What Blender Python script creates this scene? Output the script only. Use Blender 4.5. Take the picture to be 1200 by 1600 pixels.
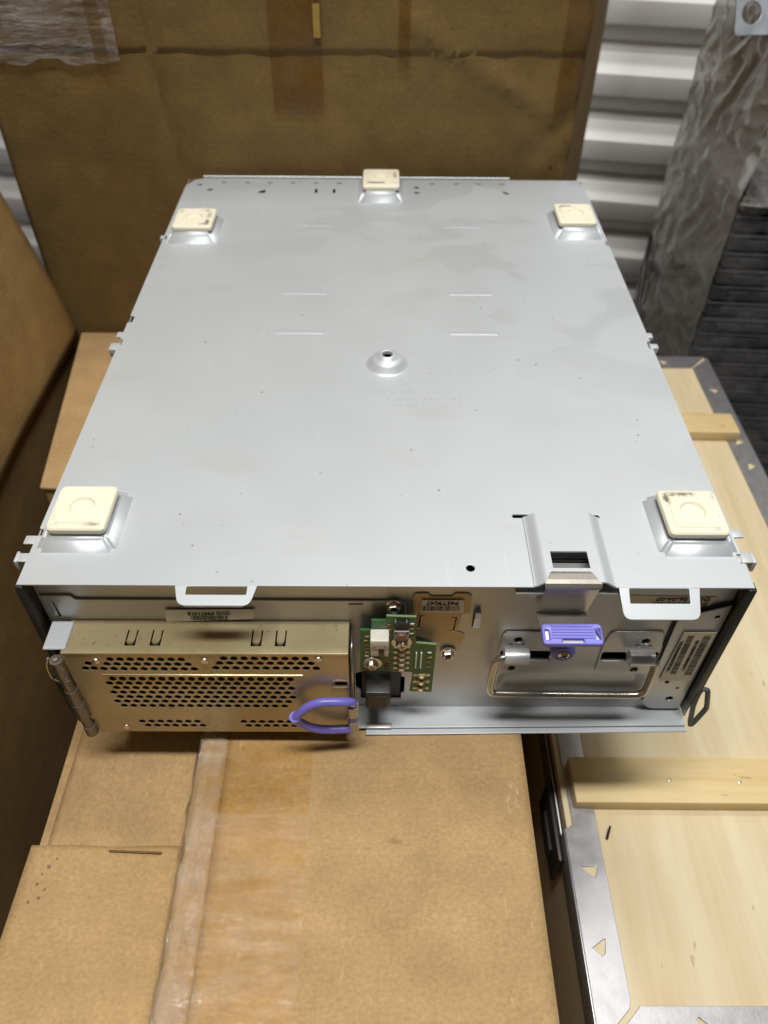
import bpy, bmesh, math, random
from mathutils import Vector, Matrix, noise
random.seed(7)
for o in list(bpy.data.objects): bpy.data.objects.remove(o)
S = bpy.context.scene
COL = S.collection
R = math.radians

# ---------------------------------------------------------------- camera
CAM = Vector((-0.0040, -0.2939, 0.3623))
pitch, yaw, roll = R(45.506), R(0.400), R(0.585)
fwd = Vector((math.sin(yaw)*math.cos(pitch), math.cos(yaw)*math.cos(pitch), -math.sin(pitch)))
rt = Vector((math.cos(yaw), -math.sin(yaw), 0)); upv = rt.cross(fwd)
r2 = rt*math.cos(roll) + upv*math.sin(roll); u2 = -rt*math.sin(roll) + upv*math.cos(roll)
cd = bpy.data.cameras.new('camera'); cam = bpy.data.objects.new('camera', cd); COL.objects.link(cam)
m = Matrix((r2, u2, -fwd)).transposed().to_4x4(); m.translation = CAM; cam.matrix_world = m
cd.sensor_fit = 'VERTICAL'; cd.sensor_height = 36; cd.lens = 1217.4/1600*36
cd.clip_start = 0.01; cd.clip_end = 50
cd.dof.use_dof = True; cd.dof.focus_distance = 0.50; cd.dof.aperture_fstop = 7.6
S.camera = cam

# ---------------------------------------------------------------- light
w = bpy.data.worlds.new('World'); S.world = w; w.use_nodes = True
bg = w.node_tree.nodes['Background']; bg.inputs[0].default_value = (1.0, 0.97, 0.92, 1); bg.inputs[1].default_value = 0.05
def area(name, loc, target, sx, sy, power, col):
    l = bpy.data.lights.new(name, 'AREA'); l.shape = 'RECTANGLE'; l.size = sx; l.size_y = sy; l.energy = power; l.color = col
    o = bpy.data.objects.new(name, l); COL.objects.link(o); o.location = loc
    o.rotation_euler = (Vector(target)-Vector(loc)).to_track_quat('-Z', 'Y').to_euler()
    return o
area('ceiling_tube_lamp', (0.0, -0.22, 1.9), (0.0, -0.22, 0), 1.25, 0.20, 41.5, (1.0, 0.97, 0.92))
area('wall_fill_lamp', (0.5, 0.75, 1.9), (0.5, 0.75, 0), 1.25, 0.22, 13, (1.0, 0.97, 0.92))  # unseen lamp added to brighten the back wall
S.view_settings.view_transform = 'Standard'; S.view_settings.look = 'None'
S.view_settings.exposure = 0; S.view_settings.gamma = 1
S.render.engine = 'CYCLES'
S.cycles.max_bounces = 10; S.cycles.transparent_max_bounces = 16

# ---------------------------------------------------------------- materials
class NT:
    def __init__(s, name):
        s.m = bpy.data.materials.new(name); s.m.use_nodes = True
        s.t = s.m.node_tree; s.b = s.t.nodes['Principled BSDF']; s.out = s.t.nodes['Material Output']
        s.tc = s.t.nodes.new('ShaderNodeTexCoord')
    def n(s, typ, **k):
        n = s.t.nodes.new('ShaderNode'+typ)
        for a, v in k.items(): setattr(n, a, v)
        return n
    def l(s, a, b): s.t.links.new(a, b)
    def map(s, scale=(1,1,1), rot=(0,0,0), src='Object'):
        mp = s.n('Mapping'); mp.inputs['Scale'].default_value = scale; mp.inputs['Rotation'].default_value = rot
        s.l(s.tc.outputs[src], mp.inputs[0]); return mp.outputs[0]
    def noise(s, sc, det=4, rough=.55, vec=None, dist=0):
        n = s.n('TexNoise'); n.inputs['Scale'].default_value = sc; n.inputs['Detail'].default_value = det
        n.inputs['Roughness'].default_value = rough; n.inputs['Distortion'].default_value = dist
        s.l(vec if vec else s.tc.outputs['Object'], n.inputs['Vector']); return n.outputs['Fac']
    def ramp(s, f, *st):
        r = s.n('ValToRGB'); e = r.color_ramp.elements
        while len(e) < len(st): e.new(.5)
        for el, (p, c) in zip(e, st):
            el.position = p; el.color = (c, c, c, 1) if isinstance(c, (int, float)) else (*c, 1)
        s.l(f, r.inputs[0]); return r.outputs[0]
    def mix(s, f, a, b, mode='MIX'):
        x = s.n('Mix', data_type='RGBA', blend_type=mode)
        for sock, v in ((x.inputs[0], f), (x.inputs[6], a), (x.inputs[7], b)):
            if isinstance(v, (int, float)): sock.default_value = v if sock.type == 'VALUE' else (v, v, v, 1)
            elif isinstance(v, tuple): sock.default_value = (*v, 1)
            else: s.l(v, sock)
        return x.outputs[2]
    def math(s, op, a, b=None):
        x = s.n('Math', operation=op)
        for i, v in enumerate((a, b)):
            if v is None: continue
            if isinstance(v, (int, float)): x.inputs[i].default_value = v
            else: s.l(v, x.inputs[i])
        return x.outputs[0]
    def bump(s, h, strength=.2, dist=.001, prev=None):
        b = s.n('Bump'); b.inputs['Strength'].default_value = strength; b.inputs['Distance'].default_value = dist
        s.l(h, b.inputs['Height'])
        if prev: s.l(prev, b.inputs['Normal'])
        s.l(b.outputs[0], s.b.inputs['Normal']); return b.outputs[0]
    def set(s, **k):
        names = dict(col='Base Color', rough='Roughness', metal='Metallic', spec='Specular IOR Level', alpha='Alpha', trans='Transmission Weight', coat='Coat Weight')
        for a, v in k.items():
            i = s.b.inputs[names[a]]
            if isinstance(v, (int, float)): i.default_value = v
            elif isinstance(v, tuple): i.default_value = (*v, 1)
            else: s.l(v, i)
        return s

def simple(name, col, rough, metal=0, var=.12, nscale=60, bump=0, **k):
    t = NT(name); f = t.noise(nscale, 5)
    c2 = tuple(x*(1-var) for x in col); c3 = tuple(min(1, x*(1+var)) for x in col)
    t.set(col=t.mix(t.ramp(f, (.3, 0), (.7, 1)), c2, c3), metal=metal, rough=t.math('MULTIPLY_ADD', f, .15), **k)
    rr = t.b.inputs['Roughness'].links[0].from_node; rr.inputs[2].default_value = rough-.075
    if bump: t.bump(t.noise(nscale*6, 3), bump, .0006)
    return t.m

def m_steel(name, base, stains=True, metal=.45, rough=.42):
    t = NT(name)
    big = t.noise(5, 3); fine = t.noise(900, 2)
    c = t.mix(t.ramp(big, (.3, 0), (.7, 1)), tuple(x*.955 for x in base), tuple(x*1.03 for x in base))
    c = t.mix(.10, c, t.ramp(fine, (.3, .3), (.7, .9)), 'SOFT_LIGHT')
    if stains:
        # water marks: grey blotches with soft but distinct borders, mostly at the far right
        n1 = t.noise(9, 2, .45, t.map((1, 1.6, 1)), .6)
        gx = t.n('SeparateXYZ'); t.l(t.tc.outputs['Object'], gx.inputs[0])
        far = t.ramp(t.math('ADD', t.math('MULTIPLY', gx.outputs[0], 1.2), t.math('MULTIPLY', gx.outputs[1], 1.3)), (.30, 0), (.75, 1))
        bl = t.math('MULTIPLY', t.ramp(n1, (.53, 0), (.57, 1)), far)
        c = t.mix(t.math('MULTIPLY', bl, .24), c, (.30, .31, .30))
        # tan rub marks
        n2 = t.noise(15, 3, .6, t.map((.7, 1.6, 1), (0, 0, .5)))
        c = t.mix(t.math('MULTIPLY', t.ramp(n2, (.58, 0), (.74, 1)), .25), c, (.50, .42, .29))
        # tiny dark pits and specks
        vo = t.n('TexVoronoi'); vo.inputs['Scale'].default_value = 75; vo.inputs['Randomness'].default_value = 1
        t.l(t.tc.outputs['Object'], vo.inputs['Vector'])
        sp = t.math('MULTIPLY', t.ramp(vo.outputs['Distance'], (.04, 1), (.085, 0)), t.ramp(t.noise(13, 2), (.46, 0), (.58, 1)))
        c = t.mix(t.math('MULTIPLY', sp, .75), c, (.07, .05, .04))
        # hairline scratches
        n3 = t.noise(6, 8, .75, t.map((40, 1.5, 1), (0, 0, .35)))
        c = t.mix(t.math('MULTIPLY', t.ramp(n3, (.63, 0), (.70, 1)), .28), c, (.8, .81, .82))
    rg = t.n('MapRange'); t.l(t.noise(22, 5), rg.inputs[0]); rg.inputs[3].default_value = rough-.07; rg.inputs[4].default_value = rough+.09
    t.set(col=c, metal=metal, rough=rg.outputs[0])
    t.bump(t.noise(7, 2), .10, .004)
    return t.m

def m_card(name, base, flute='y', print_dirt=.25, flute_amt=.35):
    t = NT(name)
    mott = t.noise(26, 6, .62); big = t.noise(3.5, 3); fib = t.noise(420, 3, .6, t.map((1, .8, .8) if flute == 'x' else (.8, 1, .8)))
    c = t.mix(t.ramp(mott, (.3, 0), (.72, 1)), tuple(x*.82 for x in base), tuple(x*1.10 for x in base))
    c = t.mix(t.ramp(big, (.35, 0), (.7, 1)), c, t.mix(1, c, (.94, .90, .84), 'MULTIPLY'))
    c = t.mix(.30, c, t.ramp(fib, (.25, .2), (.75, .8)), 'OVERLAY')
    # pale and dark fibre flecks
    fl = t.noise(230, 2, .5, t.map((1, .3, 1), (0, 0, .6)))
    c = t.mix(t.math('MULTIPLY', t.ramp(fl, (.70, 0), (.76, 1)), .4), c, tuple(min(1, x*1.5) for x in base))
    fl2 = t.noise(160, 2, .5, t.map((.4, 1, 1), (0, 0, .9)))
    c = t.mix(t.math('MULTIPLY', t.ramp(fl2, (.71, 0), (.76, 1)), .45), c, tuple(x*.45 for x in base))
    # scuffs and grime
    gr = t.noise(8, 7, .7)
    c = t.mix(t.math('MULTIPLY', t.ramp(gr, (.58, 0), (.75, 1)), print_dirt), c, tuple(x*.55 for x in base))
    wv = t.n('TexWave', wave_type='BANDS', bands_direction={'x': 'X', 'y': 'Y', 'z': 'Z'}[flute]); wv.inputs['Scale'].default_value = 42
    wv.inputs['Distortion'].default_value = 1.2; wv.inputs['Detail'].default_value = 2
    t.l(t.tc.outputs['Object'], wv.inputs['Vector'])
    c = t.mix(t.math('MULTIPLY', wv.outputs['Fac'], .10 if flute_amt > .3 else .015), c, tuple(x*.8 for x in base))
    w2 = t.n('TexWave', wave_type='BANDS', bands_direction={'x': 'X', 'y': 'Y', 'z': 'Z'}[flute]); w2.inputs['Scale'].default_value = 6.5
    w2.inputs['Distortion'].default_value = 5; w2.inputs['Detail'].default_value = 3; w2.inputs['Detail Scale'].default_value = .6; t.l(t.tc.outputs['Object'], w2.inputs['Vector'])
    c = t.mix(t.math('MULTIPLY', w2.outputs['Fac'], .20), c, tuple(x*.70 for x in base))
    t.set(col=c, rough=.82, spec=.25)
    b1 = t.bump(wv.outputs['Fac'], flute_amt, .0007)
    b2 = t.bump(t.noise(18, 4), .5, .002, b1); t.bump(fib, .25, .0004, b2)
    return t.m

def m_wood(name, base, dark, along='y', scale=1.0, knots=True):
    t = NT(name)
    sc = {'x': (2.2, 26, 26), 'y': (26, 2.2, 26)}[along]
    v = t.map(tuple(a*scale for a in sc))
    g = t.noise(1.3, 6, .6, v, .8); f = t.noise(9, 4, .6, v)
    c = t.mix(t.ramp(g, (.42, 0), (.75, 1)), base, dark)
    c = t.mix(.25, c, t.ramp(f, (.3, .3), (.7, .75)), 'SOFT_LIGHT')
    c = t.mix(t.math('MULTIPLY', t.ramp(t.noise(4, 3), (.45, 0), (.75, 1)), .35), c, tuple(x*.8 for x in dark))
    if knots:
        vo = t.n('TexVoronoi'); vo.inputs['Scale'].default_value = 9; t.l(t.map((1.6, 1, 1) if along == 'y' else (1, 1.6, 1)), vo.inputs['Vector'])
        c = t.mix(t.math('MULTIPLY', t.ramp(vo.outputs['Distance'], (.03, 1), (.07, 0)), .7), c, (.28, .15, .06))
    sp = t.noise(140, 2, .5, t.map((1.0, .3, 1) if along == 'y' else (.3, 1, 1)))
    c = t.mix(t.math('MULTIPLY', t.ramp(sp, (.72, 0), (.76, 1)), .5), c, (.30, .19, .09))
    t.set(col=c, rough=.6, spec=.35); t.bump(f, .25, .0006)
    return t.m

STEEL = m_steel('zinc_steel', (.550, .592, .628), metal=.32)
STEELF = m_steel('zinc_steel_front', (.50, .50, .49), stains=False, metal=.62, rough=.38)
def m_cage():
    t = NT('yellow_zinc_steel')
    c = t.mix(t.ramp(t.noise(14, 4), (.3, 0), (.7, 1)), (.38, .305, .165), (.54, .46, .29))
    sp = t.noise(210, 3, .6); zone = t.ramp(t.noise(24, 3), (.42, 0), (.62, 1))
    c = t.mix(t.math('MULTIPLY', t.math('MULTIPLY', t.ramp(sp, (.60, 0), (.68, 1)), zone), .8), c, (.20, .11, .03))
    c = t.mix(t.math('MULTIPLY', t.ramp(t.noise(60, 4, .6), (.60, 0), (.75, 1)), .35), c, (.55, .38, .12))
    rg = t.n('MapRange'); t.l(t.noise(30, 5), rg.inputs[0]); rg.inputs[3].default_value = .20; rg.inputs[4].default_value = .36
    t.set(col=c, metal=.45, rough=rg.outputs[0]); t.bump(t.noise(60, 3), .12, .001)
    return t.m
CAGE = m_cage()
def m_tan():
    t = NT('ochre_plate'); c = t.mix(t.noise(20, 4), (.54, .39, .19), (.64, .48, .26))
    c = t.mix(t.math('MULTIPLY', t.ramp(t.noise(420, 2), (.68, 0), (.72, 1)), .7), c, (.12, .07, .03))
    t.set(col=c, rough=.5, metal=.2); return t.m
TAN = m_tan()
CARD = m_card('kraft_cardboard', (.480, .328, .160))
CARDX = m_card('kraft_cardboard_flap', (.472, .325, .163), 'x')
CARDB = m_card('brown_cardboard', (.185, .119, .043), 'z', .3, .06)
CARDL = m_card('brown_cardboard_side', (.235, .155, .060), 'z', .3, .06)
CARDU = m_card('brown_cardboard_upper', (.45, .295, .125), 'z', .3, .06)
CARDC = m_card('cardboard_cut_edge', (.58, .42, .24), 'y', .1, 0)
PLY = m_wood('birch_plywood', (.73, .635, .43), (.64, .50, .29), 'y', .7, False)
PINE = m_wood('pine_batten', (.76, .61, .33), (.64, .45, .20), 'x', 1.2)
GALV = simple('galvanised_steel', (.40, .40, .42), .38, .75, .10, 90, .1)
DARKST = simple('dark_side_steel', (.045, .043, .04), .45, .5)
WIRE = simple('nickel_wire', (.46, .44, .39), .28, .9)
TUBE = simple('brushed_tube', (.62, .63, .64), .38, .55)
PURPLE = simple('violet_plastic', (.205, .195, .68), .36, 0, .06, 120)
PURPW = simple('violet_coated_wire', (.19, .17, .62), .28, 0, .06, 120)
BLACK = simple('black_plastic', (.012, .012, .012), .5)
GREYPL = simple('charcoal_plastic', (.045, .043, .045), .42)
VOID = simple('dark_interior', (.006, .006, .006), .9)  # near-black colour stands in for the shade inside the chassis
PCB = simple('green_solder_mask', (.036, .14, .038), .32, 0, .25, 200)
PCBE = simple('board_edge', (.19, .26, .13), .6)
WHITEP = simple('white_nylon', (.72, .70, .62), .4, 0, .08, 90)
SOLDER = simple('solder', (.62, .62, .58), .3, .8)
COMP = simple('component_tan', (.36, .24, .10), .45)
COMP2 = simple('component_brown', (.20, .10, .055), .45)
INK = simple('black_ink', (.03, .028, .026), .7)
PAPER = simple('paper_label', (.74, .67, .52), .6, 0, .06, 150)
PAPERW = simple('paper_label_white', (.78, .74, .64), .55, 0, .06, 150)
SCREW = simple('zinc_screw', (.62, .58, .50), .28, .9)
def m_rubber():
    t = NT('cream_rubber'); c = t.mix(t.noise(90, 4), (.77, .73, .57), (.84, .81, .66))
    s = t.n('SeparateXYZ'); t.l(t.tc.outputs['Object'], s.inputs[0])
    ax = t.math('ABSOLUTE', s.outputs[0]); ay = t.math('ABSOLUTE', s.outputs[1])
    d = t.math('MAXIMUM', ax, ay)
    ring = t.math('MULTIPLY', t.ramp(t.math('MULTIPLY', d, 40), (.46, 0), (.54, 1)), t.ramp(t.math('MULTIPLY', d, 40), (.62, 1), (.70, 0)))
    rnd = t.n('ObjectInfo'); off = t.n('Vector' + 'Math', operation='ADD'); t.l(t.tc.outputs['Object'], off.inputs[0])
    t.l(rnd.outputs['Random'], off.inputs[1])
    n = t.noise(42, 6, .7, off.outputs[0])
    c = t.mix(t.math('MULTIPLY', t.math('MULTIPLY', ring, t.ramp(n, (.53, 0), (.62, 1))), .8), c, (.07, .06, .045))
    c = t.mix(t.math('MULTIPLY', t.ramp(t.noise(30, 5, .7, off.outputs[0]), (.60, 0), (.75, 1)), .35), c, (.50, .38, .22))
    t.set(col=c, rough=.55, spec=.35); t.bump(t.noise(300, 3), .15, .0004); return t.m
RUBBER = m_rubber()
def m_film(name, tint, lo, hi, nsc, rough=.16, white=.5, bumpd=.003, vec=(1,1,1), gloss=0.0, tint2=None, warm=.94):
    t = NT(name); v = t.map(vec)
    tr = t.n('BsdfTransparent'); tr.inputs[0].default_value = (*tint, 1)
    if tint2: t.l(t.mix(t.ramp(t.noise(34, 6, .7, t.map((1, 2.2, 1)), .4), (.40, 0), (.60, 1)), tint, tint2), tr.inputs[0])
    mx = t.n('MixShader')
    f = t.ramp(t.noise(nsc, 6, .65, v, .5), (.35, lo), (.68, hi))
    t.l(f, mx.inputs[0]); t.l(tr.outputs[0], mx.inputs[1]); t.l(t.b.outputs[0], mx.inputs[2])
    gl = t.n('BsdfGlossy'); gl.inputs['Roughness'].default_value = rough; fr = t.n('Fresnel'); fr.inputs[0].default_value = 1.5; m2 = t.n('MixShader')
    t.l(t.math('MULTIPLY', fr.outputs[0], gloss), m2.inputs[0]); t.l(mx.outputs[0], m2.inputs[1]); t.l(gl.outputs[0], m2.inputs[2]); t.l(m2.outputs[0], t.out.inputs[0])
    t.set(col=(white, white*(.5+warm/2), white*warm), rough=rough, spec=.8)
    b1 = t.bump(t.noise(nsc*1.5, 6, .65, v, 1.0), .7, bumpd); t.l(b1, gl.inputs['Normal'])
    return t.m
TAPE = m_film('brown_packing_tape', (.955, .885, .70), .0, .05, 18, .22, .6, .0010, (1, 3.5, 1), .30, (.995, .975, .93))
CLEART = m_film('clear_packing_tape', (.995, .985, .96), .0, .09, 24, .10, .72, .0040, (1, 3, 1), .62)
FILM = m_film('crumpled_clear_film', (.975, .96, .93), .0, .20, 45, .09, .75, .004, (1, 1, 1), .62)
STRETCH = m_film('stretch_wrap', (.93, .93, .94), .0, .24, 14, .12, .50, .014)
STRETCHS = m_film('stretch_wrap_layers', (.90, .89, .88), .66, .92, 10, .20, .47, .005, (1, 1, 1), .5, None, 1.05)
STRETCHU = m_film('stretch_wrap_cloudy', (.92, .92, .92), .12, .78, 16, .12, .62, .012, (1, 1, .6), .4, None, 1.0)
TAPEV = m_film('old_box_tape', (.84, .76, .62), .0, .07, 12, .25, .42, .002)
WALLM = simple('white_painted_sheet', (.80, .80, .79), .38, 0, .05, 8)
TRAY = simple('dark_grey_tray', (.055, .058, .066), .42, .2, .3, 30)
BRK = simple('blue_grey_bracket', (.42, .46, .50), .4, .5)
CABLE = simple('black_cable', (.012, .012, .013), .4)
CONC = simple('concrete_floor', (.16, .155, .15), .8, 0, .2, 6, .2)

# ---------------------------------------------------------------- mesh helpers
FRONT = lambda y: Matrix.Translation((0, y, 0)) @ Matrix.Rotation(R(90), 4, 'X')     # plate (x,z), facing -y
TOP = lambda z: Matrix.Translation((0, 0, z))
def finish(name, me, mat, parent=None, smooth=True):
    me.materials.clear(); me.materials.append(mat)
    o = bpy.data.objects.new(name, me); COL.objects.link(o)
    if parent: o.parent = parent
    if smooth:
        for p in me.polygons: p.use_smooth = True
        me.set_sharp_from_angle(angle=R(35))
    return o
def obj(name, bm, mat, parent=None, smooth=True):
    bmesh.ops.recalc_face_normals(bm, faces=bm.faces)
    me = bpy.data.meshes.new(name); bm.to_mesh(me); bm.free()
    return finish(name, me, mat, parent, smooth)
def box(bm, x0, x1, y0, y1, z0, z1, bev=0, seg=2, M=None):
    g = bmesh.ops.create_cube(bm, size=1)['verts']
    for v in g: v.co = Vector(((x0+x1)/2+v.co.x*(x1-x0), (y0+y1)/2+v.co.y*(y1-y0), (z0+z1)/2+v.co.z*(z1-z0)))
    fs = {f for v in g for f in v.link_faces}
    if bev:
        es = list({e for v in g for e in v.link_edges})
        r = bmesh.ops.bevel(bm, geom=es, offset=bev, segments=seg, affect='EDGES', profile=.5)
        g = list({v for f in r['faces'] for v in f.verts} | {v for v in g if v.is_valid})
    if M is not None:
        for v in g: v.co = M @ v.co
    return g
def cyl(bm, p0, p1, r0, r1=None, seg=20, cap=True):
    p0, p1 = Vector(p0), Vector(p1); r1 = r0 if r1 is None else r1
    ax = (p1-p0).normalized(); a = ax.orthogonal().normalized(); b = ax.cross(a)
    A = [bm.verts.new(p0+(a*math.cos(t)+b*math.sin(t))*r0) for t in (2*math.pi*i/seg for i in range(seg))]
    B = [bm.verts.new(p1+(a*math.cos(t)+b*math.sin(t))*r1) for t in (2*math.pi*i/seg for i in range(seg))]
    for i in range(seg): bm.faces.new((A[i], A[(i+1) % seg], B[(i+1) % seg], B[i]))
    if cap: bm.faces.new(A[::-1]); bm.faces.new(B)
def smooth_path(pts, it=2, closed=False):
    pts = [Vector(p) for p in pts]
    for _ in range(it):
        q = [] if closed else [pts[0]]
        n = len(pts); rng = range(n if closed else n-1)
        for i in rng:
            a, b = pts[i], pts[(i+1) % n]; q += [a*.75+b*.25, a*.25+b*.75]
        if not closed: q.append(pts[-1])
        pts = q
    return pts
def tube(bm, pts, r, seg=12, closed=False):
    pts = [Vector(p) for p in pts]; n = len(pts); rings = []; prev = None
    for i in range(n):
        t = ((pts[(i+1) % n]-pts[i-1]) if closed else (pts[min(i+1, n-1)]-pts[max(i-1, 0)])).normalized()
        if prev is None: a = t.orthogonal().normalized()
        else: a = (prev-t*prev.dot(t)).normalized()
        prev = a; b = t.cross(a)
        rings.append([bm.verts.new(pts[i]+(a*math.cos(2*math.pi*k/seg)+b*math.sin(2*math.pi*k/seg))*r) for k in range(seg)])
    for i in range(n if closed else n-1):
        A, B = rings[i], rings[(i+1) % n]
        for k in range(seg): bm.faces.new((A[k], A[(k+1) % seg], B[(k+1) % seg], B[k]))
    if not closed: bm.faces.new(rings[0][::-1]); bm.faces.new(rings[-1])
def lathe(bm, prof, M, seg=28):
    rings = [[bm.verts.new(M @ Vector((r*math.cos(2*math.pi*k/seg), r*math.sin(2*math.pi*k/seg), z))) for k in range(seg)] for r, z in prof]
    for A, B in zip(rings, rings[1:]):
        for k in range(seg): bm.faces.new((A[k], A[(k+1) % seg], B[(k+1) % seg], B[k]))
    return rings
def circ(x, y, r, n=16, sy=1): return [(x+r*math.cos(2*math.pi*k/n), y+r*sy*math.sin(2*math.pi*k/n)) for k in range(n)]
def rect(x0, x1, y0, y1): return [(x0, y0), (x1, y0), (x1, y1), (x0, y1)]
def rounded(pts, r, n=4):
    out = []; N = len(pts)
    for i in range(N):
        p = Vector(pts[i]).to_2d(); a = Vector(pts[i-1]).to_2d()-p; b = Vector(pts[(i+1) % N]).to_2d()-p
        rr = r[i] if isinstance(r, (list, tuple)) else r
        rr = min(rr, a.length*.45, b.length*.45)
        if rr <= 0: out.append(tuple(p)); continue
        s, e = p+a.normalized()*rr, p+b.normalized()*rr
        for k in range(n+1):
            t = k/n; out.append(tuple(s*(1-t)**2+p*2*t*(1-t)+e*t*t))
    return out
def plate_mesh(name, outer, holes=(), th=.0012, M=None, bevel=0.0):
    """flat sheet with real openings; its face is at local z=0 and its thickness goes down to -th"""
    cu = bpy.data.curves.new(name, 'CURVE'); cu.dimensions = '2D'; cu.fill_mode = 'BOTH'
    for loop in [outer]+list(holes):
        sp = cu.splines.new('POLY'); sp.points.add(len(loop)-1)
        for p, q in zip(sp.points, loop): p.co = (q[0], q[1], 0, 1)
        sp.use_cyclic_u = True
    cu.extrude = th/2-bevel; cu.bevel_depth = bevel; cu.bevel_resolution = 1; cu.offset = -bevel
    o = bpy.data.objects.new(name, cu); COL.objects.link(o)
    bpy.context.view_layer.update()
    me = bpy.data.meshes.new_from_object(o.evaluated_get(bpy.context.evaluated_depsgraph_get()))
    bpy.data.objects.remove(o); bpy.data.curves.remove(cu)
    me.transform((M if M is not None else Matrix()) @ Matrix.Translation((0, 0, -th/2)))
    me.name = name
    return me
def plate(name, outer, holes, th, M, mat, parent=None, bevel=0.0):
    return finish(name, plate_mesh(name, outer, holes, th, M, bevel), mat, parent, True)
def text_mesh(name, s, size, M, mat, parent, th=.0001, sx=1.0):
    cu = bpy.data.curves.new(name, 'FONT'); cu.body = s; cu.size = size; cu.align_x = 'CENTER'; cu.align_y = 'CENTER'; cu.extrude = th; cu.offset = size*.012
    o = bpy.data.objects.new(name, cu); COL.objects.link(o); bpy.context.view_layer.update()
    me = bpy.data.meshes.new_from_object(o.evaluated_get(bpy.context.evaluated_depsgraph_get()))
    bpy.data.objects.remove(o); bpy.data.curves.remove(cu)
    me.transform(M @ Matrix.Diagonal((sx, 1, 1, 1)))
    return finish(name, me, mat, parent, False)
def barcode(name, x0, x1, z0, z1, M, parent, seed=1, along='x'):
    rg = random.Random(seed); bm = bmesh.new(); p = x0 if along == 'x' else z0; end = x1 if along == 'x' else z1
    while p < end:
        wd = rg.choice((.00028, .0003, .00055, .0008)); wd = min(wd, end-p)
        c = [(p, z0), (p+wd, z0), (p+wd, z1), (p, z1)] if along == 'x' else [(x0, p), (x1, p), (x1, p+wd), (x0, p+wd)]
        bm.faces.new([bm.verts.new(M @ Vector((*q, 0))) for q in c])
        p += wd+rg.choice((.00028, .0004, .0006))
    return obj(name, bm, INK, parent, False)
def thing(name, label, cat, loc=(0, 0, 0), group=None):
    o = bpy.data.objects.new(name, None); COL.objects.link(o); o.location = loc; o.empty_display_size = .05
    o['label'] = label; o['category'] = cat
    if group: o['group'] = group
    return o
def tag(o, label, cat, group=None):
    o['label'] = label; o['category'] = cat
    if group: o['group'] = group
    return o
def solidify(o, th, off=-1):
    md = o.modifiers.new('thickness', 'SOLIDIFY'); md.thickness = th; md.offset = off

# ================================================================ setting
FLOOR = -.62
bm = bmesh.new(); bmesh.ops.create_grid(bm, x_segments=2, y_segments=2, size=3)
for v in bm.verts: v.co.z = FLOOR
o = obj('floor', bm, CONC); o['kind'] = 'structure'
# ribbed white metal wall, yawed so that its right end comes forward
bm = bmesh.new(); per = .104; prof = []
k = -8
for i in range(26):
    z = FLOOR-.02+i*per
    # from below: lower flat, under-slope going out, proud flat, upper slope going back
    prof += [(0.000, z), (0.000, z+.018), (-.024, z+.044), (-.026, z+.048), (-.026, z+.078), (-.022, z+.083), (-.002, z+per-.002)]
rows = []
for y, z in prof: rows.append([bm.verts.new((x, y, z)) for x in (-2.2, -1, 0, 1, 2.2)])
for A, B in zip(rows, rows[1:]):
    for i in range(4): bm.faces.new((A[i], A[i+1], B[i+1], B[i]))
o = obj('wall_back', bm, WALLM); o['kind'] = 'structure'; solidify(o, .001, 1)
o.location = (.35, 1.14, 0); o.rotation_euler = (0, 0, R(-11))

# ================================================================ cartons
def warp_box(bm, x0, x1, y0, y1, z0, z1, cell=.03, amp=.002, bev=.003, seed=0, top=True):
    """closed, finely divided box whose faces bulge and dent a little"""
    nx, ny, nz = [max(2, round(d/cell)) for d in (x1-x0, y1-y0, z1-z0)]
    vs = {}
    def V(i, j, k):
        if (i, j, k) not in vs:
            p = Vector((x0+(x1-x0)*i/nx, y0+(y1-y0)*j/ny, z0+(z1-z0)*k/nz))
            q = p*6+Vector((seed*3.1, seed*1.7, seed))
            n = noise.noise_vector(q)*amp+noise.noise_vector(q*4)*amp*.35
            if i in (0, nx) and (j in (0, ny) or k in (0, nz)) or (j in (0, ny) and k in (0, nz)): n *= .55
            vs[i, j, k] = bm.verts.new(p+n)
        return vs[i, j, k]
    for i in range(nx):
        for j in range(ny):
            if top: bm.faces.new((V(i, j, nz), V(i+1, j, nz), V(i+1, j+1, nz), V(i, j+1, nz)))
            bm.faces.new((V(i, j, 0), V(i, j+1, 0), V(i+1, j+1, 0), V(i+1, j, 0)))
    for i in range(nx):
        for k in range(nz):
            bm.faces.new((V(i, 0, k), V(i+1, 0, k), V(i+1, 0, k+1), V(i, 0, k+1)))
            bm.faces.new((V(i, ny, k), V(i, ny, k+1), V(i+1, ny, k+1), V(i+1, ny, k)))
    for j in range(ny):
        for k in range(nz):
            bm.faces.new((V(0, j, k), V(0, j, k+1), V(0, j+1, k+1), V(0, j+1, k)))
            bm.faces.new((V(nx, j, k), V(nx, j+1, k), V(nx, j+1, k+1), V(nx, j, k+1)))
def sheet(name, outline_fn, nu, nv, mat, parent, th=0.0, off=-1):
    bm = bmesh.new(); g = [[bm.verts.new(outline_fn(i/nu, j/nv)) for j in range(nv+1)] for i in range(nu+1)]
    for i in range(nu):
        for j in range(nv): bm.faces.new((g[i][j], g[i+1][j], g[i+1][j+1], g[i][j+1]))
    me = bpy.data.meshes.new(name); bm.to_mesh(me); bm.free()
    o = finish(name, me, mat, parent)
    if th: solidify(o, th, off)
    return o
nz3 = lambda p, s, a: noise.noise(Vector(p)*s)*a

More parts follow.
